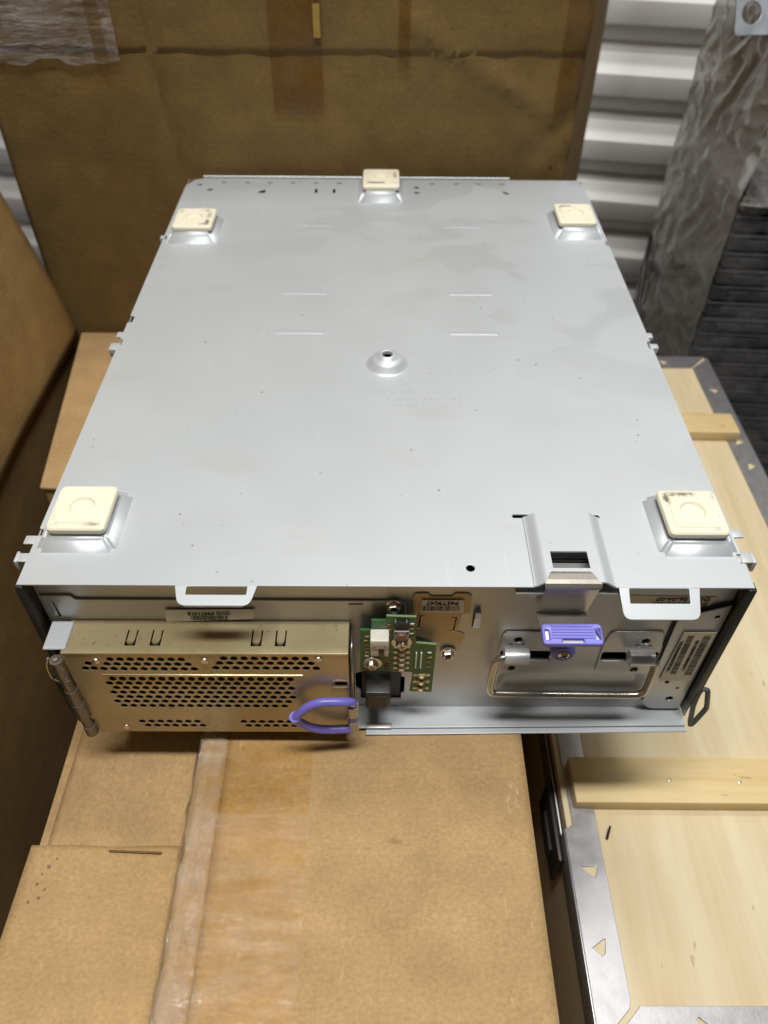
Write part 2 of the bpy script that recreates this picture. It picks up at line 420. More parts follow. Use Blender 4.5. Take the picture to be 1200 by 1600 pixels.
# --- taped carton carrying the chassis
ZT = -.1545
c = thing('shipping_carton', 'tan shipping carton directly under the chassis, wide packing tape along its left edge', 'box', (0, 0, FLOOR))
dz = lambda p: p
def at(o): o.location = (0, 0, -FLOOR); return o
bm = bmesh.new(); warp_box(bm, -.132, .0985, -.36, .30, FLOOR+.002, ZT-.004, .03, .0016, seed=1)
at(obj('body', bm, CARD, c))
def flap(x0, x1, y0, y1, z, seed, lift=0):
    def f(u, v):
        x = x0+(x1-x0)*u; y = y0+(y1-y0)*v
        return Vector((x, y, z+nz3((x+seed, y, 0), 7, .0010)+nz3((x+seed, y, 4), 30, .00035)+lift*(u if x1 < 0 else 0)))
    return f
at(sheet('flap', flap(-.1305, -.1119, -.362, .302, ZT-.0002, 0), 6, 60, CARD, c, .0038))
at(sheet('flap', flap(-.1115, .0990, -.362, .302, ZT, 0), 30, 70, CARD, c, .0038))
bm = bmesh.new()   # frayed paper at the flap's right edge
for k in range(16):
    x = .088+random.uniform(-.005, .005); y = -.062+random.uniform(-.012, .012); a = random.uniform(1.2, 2.6); L = random.uniform(.003, .008)
    d = Vector((math.cos(a), math.sin(a), random.uniform(.0, .08)))*L; n = Vector((-math.sin(a), math.cos(a), 0))*random.uniform(.0004, .0011)
    p = Vector((x, y, ZT+.0004)); bm.faces.new([bm.verts.new(q) for q in (p-n, p+d*.6-n*.6, p+d, p+n)])
at(obj('torn_fibre', bm, CARDC, c, False))
def tapef(x0, x1, y0, y1, dz_):
    def f(u, v):
        x = x0+(x1-x0)*u; y = y0+(y1-y0)*v
        return Vector((x+nz3((y, u, 2), 14, .0008), y, ZT+dz_+nz3((x, y, 0), 7, .0010)+nz3((x, y, 4), 30, .00035)+abs(nz3((x*3, y*9, 1), 12, .0006))))
    return f
at(sheet('brown_tape', tapef(-.1235, -.0512, -.36, .02, .0007), 20, 90, TAPE, c))
at(sheet('clear_tape', tapef(-.1262, -.0505, -.36, -.0722, .0014), 24, 90, CLEART, c))
def filmf(u, v):      # loose end of the clear tape folded down over the left edge
    y = -.36+.385*v; wd = .020+nz3((0, y, 0), 9, .006)
    s = u*1.0
    if s < .6: x = -.113-.0195*s/.6; z = ZT+.0020+.0006*math.sin(math.pi*s*2)
    else: x = -.1330-.003*(s-.6)/.4; z = ZT+.0015-(s-.6)/.4*wd
    k = .7 if s < .85 else 1.8
    return Vector((x+nz3((u*3, y*40, 0), 2.0, .0022*k), y, z+nz3((u*4, y*60, 5), 1.6, .0016*k)))
at(sheet('folded_film', filmf, 14, 150, FILM, c))

# --- low carton left of it with folded flaps
ZL = -.180
c = thing('shipping_carton', 'lower cardboard carton at the bottom left with stepped plain flaps and ink smudges', 'box', (0, 0, FLOOR))
bm = bmesh.new(); warp_box(bm, -.238, -.1365, -.36, .26, FLOOR+.002, ZL-.005, .03, .0015, seed=4)
at(obj('body', bm, CARDX, c))
def lf(x0a, x0b, x1, y0, y1, z):
    def f(u, v):
        y = y0+(y1-y0)*v; xl = x0a+(x0b-x0a)*v
        x = xl+(x1-xl)*u
        return Vector((x, y+nz3((x, 0, 3), 30, .0012)*(1 if v in (0, 1) else 0), z+nz3((x, y, 3), 8, .0012)))
    return f
at(sheet('flap', lf(-.2335, -.2275, -.1350, -.30, .26, ZL-.0008), 14, 60, CARDX, c, .0035))
at(sheet('flap', lf(-.246, -.2395, -.1350, -.36, -.0845, ZL+.0042), 14, 40, CARD, c, .0038))
bm = bmesh.new()      # hand hole slit and ink smudges on the flap
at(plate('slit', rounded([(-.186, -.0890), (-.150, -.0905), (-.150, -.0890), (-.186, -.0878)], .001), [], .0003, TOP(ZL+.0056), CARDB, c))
for (sx, sy, sr) in ((-.2235, -.0985, .0016), (-.228, -.110, .0013), (-.2195, -.0935, .0010), (-.2245, -.118, .0012), (-.2305, -.121, .0011), (-.222, -.113, .0008), (-.2265, -.1035, .0007)):
    sr *= .8; pts = [(sx+sr*random.uniform(.5, 1.3)*math.cos(a), sy+sr*random.uniform(.5, 1.4)*math.sin(a)) for a in (2*math.pi*k/9 for k in range(9))]
    pts = [(x, y) for x, y in pts]
    bm.faces.new([bm.verts.new((x, y, ZL+.0058)) for x, y in pts])
at(obj('ink_smudge', bm, simple('faded_ink', (.27, .185, .095), .8), c, False))

# --- carton behind on the left: only its pale top shows
c = thing('shipping_carton', 'pale flat carton top glimpsed at the left behind the chassis corner', 'box', (0, 0, FLOOR))
ZS = -.213
bm = bmesh.new()
B = [(-.362, .302), (-.12, .29), (-.14, .600), (-.399, .598)]
lo = [bm.verts.new((x, y, FLOOR+.001)) for x, y in B]; hi = [bm.verts.new((x, y, ZS)) for x, y in B]
bm.faces.new(lo[::-1]); bm.faces.new(hi)
for i in range(4): bm.faces.new((lo[i], lo[(i+1) % 4], hi[(i+1) % 4], hi[i]))
bmesh.ops.bevel(bm, geom=list(bm.edges), offset=.002, segments=2, affect='EDGES')
at(obj('body', bm, CARD, c))
at(plate('flap', rounded([(-.3635, .3005), (-.14, .289), (-.15, .596), (-.3995, .5965)], .002), [], .004, TOP(ZS+.0045), CARD, c, .0008))

# --- big dark carton behind
c = thing('tall_carton', 'big brown carton standing behind the chassis, taped across its top, right edge crushed', 'box', (0, 0, FLOOR))
YB = .612; XL, XR, ZB0, ZB1 = -.426, .207, -.62, .50
def bigf(u, v):
    x = XL+(XR-XL)*u; z = ZB0+(ZB1-ZB0)*v
    y = YB+nz3((x, 0, z), 4, .006)+nz3((x, 3, z), 14, .0016)
    # crease running down from the top right, dents near the right edge
    d = (z-(.150-(x-.02)*.55)); 
    if .0 < x < .2: y += -.0055*math.exp(-(d/.008)**2)*min(1, x/.03)*min(1, (.2-x)/.03)
    if x > .13: y += nz3((x*2, 9, z*2), 16, .010)*(x-.13)/.09
    d2 = x-(-.235-(z)*.10); y += .0035*math.exp(-(d2/.006)**2)
    return Vector((x+(nz3((0, 5, z), 22, .0022) if u == 1 else 0), y, z))
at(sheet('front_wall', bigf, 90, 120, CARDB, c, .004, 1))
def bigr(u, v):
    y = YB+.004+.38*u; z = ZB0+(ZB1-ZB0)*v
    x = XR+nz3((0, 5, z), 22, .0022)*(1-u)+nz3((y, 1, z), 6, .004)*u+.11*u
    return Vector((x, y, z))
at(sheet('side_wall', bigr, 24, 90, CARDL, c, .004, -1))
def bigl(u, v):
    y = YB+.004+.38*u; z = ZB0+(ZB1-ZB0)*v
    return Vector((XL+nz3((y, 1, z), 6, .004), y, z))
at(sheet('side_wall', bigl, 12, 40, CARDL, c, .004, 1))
def band(x0, x1, z0, z1, dy, seed=0, torn=.0):
    def f(u, v):
        x = x0+(x1-x0)*u; z = z0+(z1-z0)*v
        if v == 0: z += nz3((x, seed, 0), 30, torn)
        p = bigf((x-XL)/(XR-XL), (z-ZB0)/(ZB1-ZB0)); p.x = x
        p.y -= dy+abs(nz3((x*2, seed, z*2), 30, .0012)); return p
    return f
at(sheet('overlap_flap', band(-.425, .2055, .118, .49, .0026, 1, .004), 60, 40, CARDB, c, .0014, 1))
at(sheet('patch_tape', band(-.120, -.066, .062, .22, .0075, 3), 12, 30, TAPEV, c))
at(sheet('wrinkled_tape', band(-.425, -.275, .110, .230, .0100, 5, .012), 50, 30, m_film('wrinkled_film', (.9, .84, .75), .06, .5, 22, .2, .6, .008, (1.2, 1, 6)), c))
at(sheet('tape_strip', band(-.300, -.286, .105, .30, .0115, 6), 6, 40, TAPEV, c))
at(sheet('tape_strip', band(.012, .024, .105, .30, .0080, 7), 6, 40, TAPEV, c))
at(sheet('yellow_tape', band(-.074, -.067, .135, .165, .0080, 8), 6, 24, simple('yellow_tape', (.30, .20, .035), .5), c))
at(sheet('edge_tape', band(.180, .2065, .06, .30, .0070, 9), 10, 40, TAPEV, c))
bm = bmesh.new()   # crushed corrugated edge
for k in range(26):
    z = -.13+k*.011+random.uniform(-.004, .004); x = .190+random.uniform(-.008, .010); L = random.uniform(.008, .022)
    p = bigf(min(1, (x-XL)/(XR-XL)), (z-ZB0)/(ZB1-ZB0)); p.y -= .001
    a = Vector((random.uniform(-.003, .003), -random.uniform(.002, .006), L)); n = Vector((random.uniform(.001, .0035), 0, 0))
    bm.faces.new([bm.verts.new(q) for q in (p-n, p+n*.5, p+a+n*.7, p+a*.6-n)])
at(obj('torn_fibre', bm, CARDL, c, False))

# --- cartons at the left
c = thing('tall_carton', 'upper brown carton at the left edge, leaning beside the big carton', 'box', (0, 0, FLOOR))
def leftf(u, v):
    z = -.222+.62*v; ye = .612-.28*(z+.222); y = -.40+(ye+.40)*u
    return Vector((-.412+nz3((0, y, z), 6, .005)-.02*v, y, z+(nz3((0, y, 1), 12, .003) if v == 0 else 0)))
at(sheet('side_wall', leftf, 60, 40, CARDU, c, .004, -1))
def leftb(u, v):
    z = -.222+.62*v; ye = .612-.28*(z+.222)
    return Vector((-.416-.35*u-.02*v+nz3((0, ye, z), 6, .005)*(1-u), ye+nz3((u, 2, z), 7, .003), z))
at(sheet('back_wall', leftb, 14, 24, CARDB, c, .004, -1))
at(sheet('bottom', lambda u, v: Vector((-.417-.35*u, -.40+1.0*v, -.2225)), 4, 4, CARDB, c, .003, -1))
c = thing('shipping_carton', 'lower brown carton in deep shade at the left beside the drive cage', 'box', (0, 0, FLOOR))
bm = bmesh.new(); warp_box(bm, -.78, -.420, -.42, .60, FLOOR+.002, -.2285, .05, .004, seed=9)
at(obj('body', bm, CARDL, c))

# ================================================================ wooden crate
ZC = -.280
c = thing('wooden_crate', 'plywood transport crate with galvanised steel edging and pine battens on its lid', 'crate', (0, 0, FLOOR))
CX0, CX1, CY0, CY1 = .150, .466, -.183, .655
bm = bmesh.new(); box(bm, CX0+.003, CX1-.003, CY0+.003, CY1-.003, FLOOR+.001, ZC-.014)
at(obj('body', bm, PLY, c))
bm = bmesh.new(); box(bm, CX0+.0022, CX1-.0022, CY0+.0022, CY1-.0022, ZC-.0135, ZC-.0016, .0005, 1)
at(obj('lid_panel', bm, PLY, c))
def tri(cx, cy, a, s=.0075):
    base = [(-.45*s, -.75*s), (.62*s, -.45*s), (.62*s, -.1*s), (-.30*s, .95*s), (-.45*s, .8*s)]
    ca, sa = math.cos(a), math.sin(a)
    return [(cx+x*ca-y*sa, cy+x*sa+y*ca) for x, y in base]
RW = .0275; G = .0015
left_out = [(CX0, CY0+.003), (CX0+RW-.002, CY0+RW+.001-.003), (CX0+RW, CY0+RW+.004), (CX0+RW, CY1-RW-.003), (CX0+.003, CY1-.002), (CX0+.007, CY1-.006), (CX0+.007, -.026), (CX0, -.029)]
at(plate('steel_edging', left_out, [tri(.1655, -.062, .9), tri(.163, -.118, -1.0), tri(.1655, .13, .9), tri(.163, .30, -1), tri(.1655, .5, .9)], .0012, TOP(ZC), GALV, c, .0003))
right_out = [(CX1, CY0+.003), (CX1, CY1-.003), (CX1-RW, CY1-RW-.001), (CX1-RW, CY0+RW+.001)]
at(plate('steel_edging', right_out, [tri(CX1-.013, .575, .7), tri(CX1-.013, .466, 2.0), tri(CX1-.013, .335, .7), tri(CX1-.013, .42, 2.2)], .0012, TOP(ZC), GALV, c, .0003))
front_out = [(CX0+.0032, CY0), (CX1-.003, CY0), (CX1-RW-.001, CY0+RW), (CX0+RW+.006, CY0+RW), (CX0+RW+.0035, CY0+RW-.0025)]
at(plate('steel_edging', front_out, [tri(.228, CY0+.012, .2, .010), tri(.33, CY0+.012, -1)], .0012, TOP(ZC), GALV, c, .0003))
back_out = [(CX0+RW+.001, CY1-RW), (CX1-RW-.001, CY1-RW), (CX1-.003, CY1), (CX0+.003, CY1)]
at(plate('steel_edging', back_out, [tri(.40, CY1-.013, .5), tri(.27, CY1-.013, .5)], .0012, TOP(ZC), GALV, c, .0003))
bm = bmesh.new()      # folded side flanges
box(bm, CX0-.0012, CX0+.0002, CY0, -.0295, ZC-.030, ZC-.0006, .0005, 2)
at(obj('side_flange', bm, GALV, c))
bm = bmesh.new(); box(bm, CX0-.0012, CX0+.0002, -.029, CY1, ZC-.042, ZC-.012, .0005, 2); at(obj('side_flange', bm, GALV, c))
bm = bmesh.new(); box(bm, CX1, CX1+.0012, CY0, CY1, ZC-.030, ZC-.0006, .0005, 2); at(obj('side_flange', bm, GALV, c))
bm = bmesh.new(); box(bm, CX0, CX1, CY0-.0012, CY0, ZC-.030, ZC-.0006, .0005, 2); at(obj('side_flange', bm, GALV, c))
bm = bmesh.new(); box(bm, CX0-.006, CX0-.0015, -.05, .02, ZC-.060, ZC-.014, .002, 2); box(bm, CX0-.009, CX0-.005, -.035, 0, ZC-.05, ZC-.03, .002, 2)
at(obj('latch', bm, DARKST, c))
def batten(y0, y1, x0, x1, sk):
    bm = bmesh.new(); g = box(bm, x0, x1, y0, y1, ZC-.0016, ZC+.0125, .0012, 2)
    for v in bm.verts: v.co.y += (v.co.x-x0)*sk+nz3((v.co.x, v.co.y, 0), 20, .0008)
    return at(obj('batten', bm, PINE, c))
batten(-.0125, .0290, .1605, .475, -.004); batten(.474, .513, .20, .452, -.02)
for (x, y, a) in ((.1835, -.037, 1.2),):
    bm = bmesh.new(); d = Vector((math.cos(a)*.009, math.sin(a)*.009, .006)); p = Vector((x, y, ZC-.0012)); cyl(bm, p, p+d, .0012, .0008, 8)
    at(obj('bent_nail', bm, DARKST, c))
for (x, y) in ((.243, .0075), (.302, .006)):
    bm = bmesh.new(); lathe(bm, [(.0001, .0003), (.0012, .0002), (.0015, 0)], Matrix.Translation((x, y, ZC+.0127)), 10); at(obj('staple', bm, SOLDER, c))

# ================================================================ wrapped stack on the right
SK = Matrix.Translation((.490, .752, 0)) @ Matrix.Rotation(R(-4), 4, 'Z')
TH = .0265; zt = FLOOR+.004
grp = 'dark trays in the wrapped stack'
bm = bmesh.new(); box(bm, 0, .42, 0, .235, 0, TH-.0045, .002, 2); box(bm, -.0015, .4215, -.0015, .2365, TH-.0075, TH-.004, .001, 1)
for k in range(9): box(bm, .02+k*.044, .05+k*.044, -.0008, .004, .005, TH-.012, .001, 1)
bmesh.ops.recalc_face_normals(bm, faces=bm.faces); tray_me = bpy.data.meshes.new('stacked_tray'); bm.to_mesh(tray_me); bm.free(); tray_me.materials.append(TRAY)
while zt < .045:
    o = bpy.data.objects.new('stacked_tray', tray_me); COL.objects.link(o)
    o.matrix_world = SK @ Matrix.Translation((random.uniform(-.002, .002)+(.010 if zt > -.085 else 0), random.uniform(-.002, .002)+(.012 if zt > -.085 else 0), zt))
    tag(o, 'dark grey tray in the film-wrapped stack at the right', 'tray', grp); zt += TH
STOP = zt
bk = thing('metal_bracket', 'blue grey metal plate with a round hole on top of the wrapped stack', 'bracket', tuple(SK @ Vector((0, 0, STOP))))
M = Matrix.Translation((.4405, .793, .1175)) @ Matrix.Rotation(R(8), 4, 'Z') @ Matrix.Rotation(R(62), 4, 'X')
me = plate_mesh('plate', rounded(rect(-.020, .10, -.024, .09), .004), [circ(0, 0, .0125, 28)], .003, M, .0005)
o = finish('plate', me, BRK, bk); o.location = -bk.location
bm = bmesh.new(); box(bm, -.03, .16, -.004, .06, STOP+.0005, STOP+.004, .001, 1, SK @ Matrix.Translation((.02, .13, 0))); o = obj('foot_flange', bm, BRK, bk); o.location = -bk.location
fw = thing('stretch_film', 'crumpled clear stretch film wrapped round the dark tray stack', 'plastic film', (.49, .752, FLOOR))
fw0 = Vector((-.49, -.752, -FLOOR))
def crumple(s_, z, a=1): return a*(.0045*noise.noise(Vector((s_*9, z*5, 0)))+.0035*abs(noise.noise(Vector((s_*24, z*12, 4))))+.002*noise.noise(Vector((s_*60+z*30, z*40, 7))))
def sidewrap(u, v):       # film stretched from the front corner back to the left, tent-like
    z = FLOOR+.01+(.30-(FLOOR+.01))*v
    c0 = Vector((-.008, -.008, z)); c1 = Vector((-.066+.010*max(0, z+.1)/.3, .165, z))
    if z > -.09: c0 += Vector((.012, .012, 0))*min(1, (z+.09)/.05)
    p = c0.lerp(c1, u); n = Vector((-.93, -.36, 0))
    q = Vector((u*2.4, z*11+u*1.0, 3)); fold = (1-abs(noise.noise(q)))**4*.010+(1-abs(noise.noise(q*2.7+Vector((5, 1, 0)))))**5*.005
    return SK @ (p+n*(fold*.38*(.7+.8*max(0, min(1, (z+.05)/.1)))+crumple(u*.18, z, .5)))
o = sheet('side_wrap', sidewrap, 70, 260, STRETCHS, fw); o.location = fw0
def frontwrap(u, v):      # lower front face, thin and clear
    z = FLOOR+.01+(-.092-(FLOOR+.01))*v; x = -.008+.45*u
    return SK @ Vector((x, -.008-crumple(x, z, .8), z))
o = sheet('front_wrap', frontwrap, 70, 90, STRETCH, fw); o.location = fw0
def upwrap(u, v):         # upper front face, several cloudy layers
    z = -.096+.40*v; x = -.006+.45*u+(.012*min(1, v*4) if u == 0 else 0)
    return SK @ Vector((x, .004-.014*(1-min(1, v*6))-crumple(x, z, 2.2)+.10*max(0, v-.35), z))
o = sheet('upper_wrap', upwrap, 70, 70, STRETCHU, fw); o.location = fw0
bm = bmesh.new(); tube(bm, [SK @ Vector((-.010+.45*k/40, -.014+nz3((k, 0, 0), .7, .002), -.094+nz3((k, 3, 0), .6, .0022))) for k in range(41)], .0016, 6); o = obj('rolled_hem', bm, FILM, fw); o.location = fw0

# cables hanging beside the stack
for k, (pts, r) in enumerate((
    ([(.442, .93, -.20), (.430, .90, -.27), (.418, .84, -.31), (.395, .78, -.36), (.39, .74, -.41), (.40, .71, -.43)], .004),
    ([(.448, .92, -.22), (.436, .88, -.29), (.415, .82, -.35), (.405, .76, -.39), (.42, .72, -.42)], .003),
    ([(.375, .72, -.31), (.40, .705, -.335), (.43, .70, -.345), (.415, .69, -.375), (.385, .69, -.37), (.38, .70, -.335)], .006))):
    bm = bmesh.new(); tube(bm, smooth_path(pts, 3, k == 2), r, 10, k == 2)
    tag(obj('black_cable', bm, CABLE), ['thicker black cable hanging beside the wrapped stack', 'thinner black cable hanging beside the wrapped stack', 'looped black cable lying at the foot of the wrapped stack'][k], 'cable', 'black cables by the stack')

# ================================================================ the chassis
ch = thing('server_chassis', 'upside down grey steel server chassis with violet latch and perforated drive cage', 'server', (0, .29, -.1535))
def P(o): o.matrix_parent_inverse = Matrix.Translation((0, -.29, .1535)); return o     # keep world coordinates
def pplate(*a, **k): return P(plate(*a, **k))
def pobj(name, bm, mat, **k): return P(obj(name, bm, mat, ch, **k))
W, D, H = .2205, .586, .150
T = .0012
# bottom cover, facing up
mm = lambda *p: [(x/1000, y/1000) for x, y in p]
outer = mm((-220.5, 0), (88.6, 0), (88.6, 57.4), (82.3, 57.4), (81.6, 59.0), (82.5, 60.6), (137.6, 60.4), (138.6, 58.8), (137.6, 57.4), (136.6, 57.4), (136.6, 0), (220.5, 0),
           (220.5, 19.5), (217.5, 19.5), (217.5, 27.0), (220.5, 27.0), (220.5, 252), (217.5, 253), (217.5, 262), (220.5, 264), (220.5, 430), (218, 432), (218, 440), (220.5, 441),
           (220.5, 572), (214, 586), (-200, 586), (-212, 582), (-220.5, 566), (-220.5, 447), (-217, 446), (-217, 440), (-220.5, 438), (-220.5, 298), (-216.5, 297), (-216.5, 288), (-220.5, 287),
           (-220.5, 262), (-218, 261), (-218, 254), (-220.5, 253), (-220.5, 46), (-217.5, 45), (-217.5, 40), (-220.5, 39))
holes = [circ(.0512, .0145, .0027, 16)]
for x in (-179.5, -153.3, -128.4, -102.8, -77.2, -51.6, 51.8, 78.9, 103.9, 129.7): holes.append(circ(x/1000, .5752, .0032, 10, .5))
holes += [circ(-.2056, .569, .0035, 10, .6), circ(-.1922, .5557, .0035, 10, .7)]
for x in (-75.9, -56.3): holes.append(rect(x/1000-.0014, x/1000+.0014, .549, .560))
for y in (.5646, .5513): holes.append(circ(.0342, y, .0032, 10, .8))
holes.append(mm((-138.5, 548), (-131.5, 548), (-131.0, 557), (-134.5, 555.5), (-138.5, 552)))
holes.append(mm((127.5, 557), (128.0, 554), (131, 549), (135.5, 549), (135.0, 552)))
holes.append(circ(.001, .2281, .0120, 24))
pplate('bottom_cover', outer, holes, T, TOP(0), STEEL, ch, bevel=.0003)
# rear flange behind the cover
bm = bmesh.new(); box(bm, -.205, .140, .5885, .5905, -.012, .0012, .0005, 1); pobj('rear_flange', bm, STEEL)
# side, rear and lower sheets
bm = bmesh.new(); box(bm, -W, -W+T, .0005, D, -H, -T-.0002); pobj('side_panel', bm, STEELF)
bm = bmesh.new(); box(bm, W-T, W, .0005, D, -H, -T-.0002); pobj('side_panel', bm, STEELF)
bm = bmesh.new(); box(bm, -W+.002, W-.002, D-.002, D-.0005, -H, -.002); pobj('rear_panel', bm, STEELF)
bm = bmesh.new(); box(bm, -W+.002, W-.002, .012, D-.004, -H-.0025, -H-.0005); pobj('lower_panel', bm, STEELF)
for s in (-1, 1):
    bm = bmesh.new(); box(bm, s*W-.0019 if s < 0 else s*W-.0032, s*W+.0032 if s < 0 else s*W+.0019, -.0008, .0062, -.131, -.0018, .0008, 2); pobj('side_flange', bm, DARKST)
# raised latch channel in the cover
cosp = [(k/10, .0020*(1-math.cos(math.pi*k/10))) for k in range(11)]
xs = [(.0884+.0078*t, z) for t, z in cosp]+[(.1002, .0040), (.1228, .0040)]+[(.1368-.0078*t, z) for t, z in cosp[::-1]]
ys = [.0572, .0240, .0105, -.0004]
bm = bmesh.new(); g = [[bm.verts.new((x, y, z)) for y in ys] for x, z in xs]
for i in range(len(xs)-1):
    for j in range(3):
        if xs[i][0] == .1002 and j == 1: continue
        bm.faces.new((g[i][j], g[i+1][j], g[i+1][j+1], g[i][j+1]))
o = pobj('latch_channel', bm, STEEL, smooth=False); solidify(o, .0012, 1)
bm = bmesh.new(); box(bm, .078, .142, -.0003, .063, -.0075, -.006); pobj('inner_stiffener', bm, STEELF)
# seats and rubber feet
def dense(pts, n):
    out = []; N = len(pts)
    for i in range(0, N, 6):
        out += pts[i:i+6]; a, b = pts[i+5], pts[(i+6) % N]
        out += [(a[0]+(b[0]-a[0])*k/(n+1), a[1]+(b[1]-a[1])*k/(n+1)) for k in range(1, n+1)]
    return out
def foot(x0, x1, y0, y1, rx0, rx1, ry0, ry1, base):
    bm = bmesh.new(); hz = .0088
    ins = .0060
    lo = [bm.verts.new((x, y, -.0004)) for x, y in rect(x0, x1, y0, y1)]
    hi = [bm.verts.new((x, y, hz)) for x, y in rect(max(x0+ins, x0), min(x1-ins, x1), y0+ins, y1-ins)]
    bm.faces.new(hi)
    for i in range(4): bm.faces.new((lo[i], lo[(i+1) % 4], hi[(i+1) % 4], hi[i]))
    bmesh.ops.bevel(bm, geom=[e for e in bm.edges if not (e.verts[0] in lo and e.verts[1] in lo)], offset=.0032, segments=5, affect='EDGES')
    s = pobj('foot_seat', bm, STEEL); s.data.set_sharp_from_angle(angle=R(80))
    cx, cy = (rx0+rx1)/2, (ry0+ry1)/2+.0015; a, b = (rx1-rx0)/2, (ry1-ry0)/2
    bm = bmesh.new()
    loops = [(0.0004, 0.0004, 0), (.0, .0, .0010), (.0, .0, .0034), (.0006, .0008, .0044), (.0016, .0018, .0048), (.0036, .0038, .0049), (.0040, .0042, .0046), (.0046, .0048, .0046), (.0051, .0053, .0052)]
    R_ = []
    for ix, iy, z in loops:
        pts = dense(rounded(rect(-a+ix, a-ix, -b+iy, b-iy), max(.0008, .0042-ix*.5), 5), 6)
        R_.append([bm.verts.new((x, y, z)) for x, y in pts])
    n = len(R_[0])
    for A, B in zip(R_, R_[1:]):
        for k in range(n): bm.faces.new((A[k], A[(k+1) % n], B[(k+1) % n], B[k]))
    # top field with a round dimple
    def ringpts(r, z): return [bm.verts.new((r*math.cos(t), r*math.sin(t), z)) for t in (math.atan2(v.co.y, v.co.x) for v in R_[-1])]
    ra = ringpts(.0080, .0052); rb = ringpts(.0069, .0036); rc = ringpts(.0004, .0034)
    for A, B in ((R_[-1], ra), (ra, rb), (rb, rc)):
        for k in range(n): bm.faces.new((A[k], A[(k+1) % n], B[(k+1) % n], B[k]))
    bm.faces.new(rc)
    f = obj('rubber_foot', bm, RUBBER, ch); f.location = (cx, cy+.0, base+.0015); P(f)
foot(-.2175, -.1672, .0250, .0782, -.2098, -.1732, .0310, .0700, .0075)
foot(.1692, .2190, .0244, .0772, .1745, .2120, .0300, .0690, .0075)
foot(-.2175, -.1660, .4290, .4860, -.2098, -.1708, .4360, .4780, .0075)
foot(.1682, .2190, .4430, .5040, .1728, .2105, .4510, .4945, .0075)
foot(-.0302, .0192, .5240, .5850, -.0246, .0150, .5330, .5790, .0075)
# centre boss with a hole
bm = bmesh.new(); lathe(bm, [(.0178, -.0002), (.0166, .0003), (.0152, .0014), (.0128, .0050), (.0112, .0064), (.0092, .0070), (.0078, .0078), (.0066, .0094), (.0052, .0100), (.0043, .0097), (.0040, .0085), (.0039, .0070)], Matrix.Translation((.001, .2281, 0)), 40)
o = pobj('centre_boss', bm, STEEL)
bm = bmesh.new(); cyl(bm, (.001, .2281, -.030), (.001, .2281, .0035), .0108, .0095, seg=20); pobj('boss_shade_plug', bm, VOID)  # black plug paints the shade seen down the boss hole
# short lanced ribs
for (x, y, wd) in ((-.0727, .470, .0430), (-.0728, .3357, .0415), (-.0720, .2714, .0420), (.0760, .3355, .0402), (.0743, .2712, .0417), (.0765, .468, .039)):
    bm = bmesh.new(); ws = wd/2
    v = [bm.verts.new(p) for p in ((x-ws, y+.006, .00002), (x+ws, y+.006, .00002), (x+ws-.001, y+.0008, .00045), (x-ws+.001, y+.0008, .00045), (x-ws+.0008, y-.0008, .00002), (x+ws-.0008, y-.0008, .00002))]
    bm.faces.new((v[0], v[1], v[2], v[3])); bm.faces.new((v[3], v[2], v[5], v[4])); bm.faces.new((v[0], v[3], v[4])); bm.faces.new((v[1], v[5], v[2]))
    pobj('lanced_rib', bm, STEEL, smooth=False)
# worn stamped marking below the boss: three faint broken lines
bm = bmesh.new(); rg = random.Random(3)
for row, (y, x0, x1) in enumerate(((.1905, -.014, .050), (.1815, -.008, .056), (.1735, -.008, .057))):
    x = x0
    while x < x1:
        if rg.random() < (.75 if row == 0 else .6):
            a = rg.uniform(.0006, .0016); hgt = rg.uniform(.0010, .0026)
            bm.faces.new([bm.verts.new(p) for p in ((x, y, .00006), (x+a, y, .00006), (x+a, y+hgt, .00006), (x, y+hgt, .00006))])
        x += rg.uniform(.0014, .0026)+(.004 if rg.random() < .1 else 0)
pobj('worn_stamp', bm, m_steel('stamp_grey', (.47, .50, .52), stains=False, metal=.28), smooth=False)
# side clips
for pieces in ([(-.2275, -.2188, .0335, .0405, -.0022, -.0008)], [(-.2280, -.2180, .0195, .0265, -.0030, -.0016), (-.2290, -.2270, .0190, .0275, -.0095, -.0012)], [(-.2255, -.2190, .2660, .2740, -.0020, -.0008)], [(-.2275, -.2195, .248, .258, -.008, -.0012)], [(-.224, -.2195, .441, .447, -.006, 0)],
               [(.2188, .2275, .0420, .0490, -.0022, -.0008)], [(.2180, .2280, .0215, .0300, -.0030, -.0016), (.2270, .2292, .0210, .0300, -.0100, -.0012)], [(.2190, .2260, .2545, .2610, -.006, -.0008)], [(.2195, .2250, .270, .277, -.004, -.0005)]):
    bm = bmesh.new()
    for q in pieces: box(bm, *q, .0005, 2)
    pobj('side_clip', bm, STEEL)
# front tabs of the cover, bent down
def fronttab(x0, x1, ln, ang, tap, wx0, wx1, wy0, wy1):
    M = Matrix.Translation((0, .0003, -.0002)) @ Matrix.Rotation(R(ang), 4, 'X')
    out = rounded([(x0, 0), (x0+tap, -ln), (x1-tap, -ln), (x1, 0)], [0, .005, .005, 0], 5)
    t = pplate('front_tab', out, [rounded(rect(wx0, wx1, wy0, wy1), .0006, 2)], T, M, STEEL, ch, bevel=.0003)
    bm = bmesh.new(); pts = [M @ Vector((x, -ln+.0012, -.0014)) for x in (x0+tap+.004, x1-tap-.004)]
    tube(bm, pts, .0013, 10); o = obj('rolled_lip', bm, STEEL, t)
    return t
fronttab(-.1262, -.0770, .0140, 6, .0035, -.1190, -.0830, -.0065, -.0006)
fronttab(.1390, .1873, .0195, 28, .0015, .1450, .1808, -.0098, -.0008)

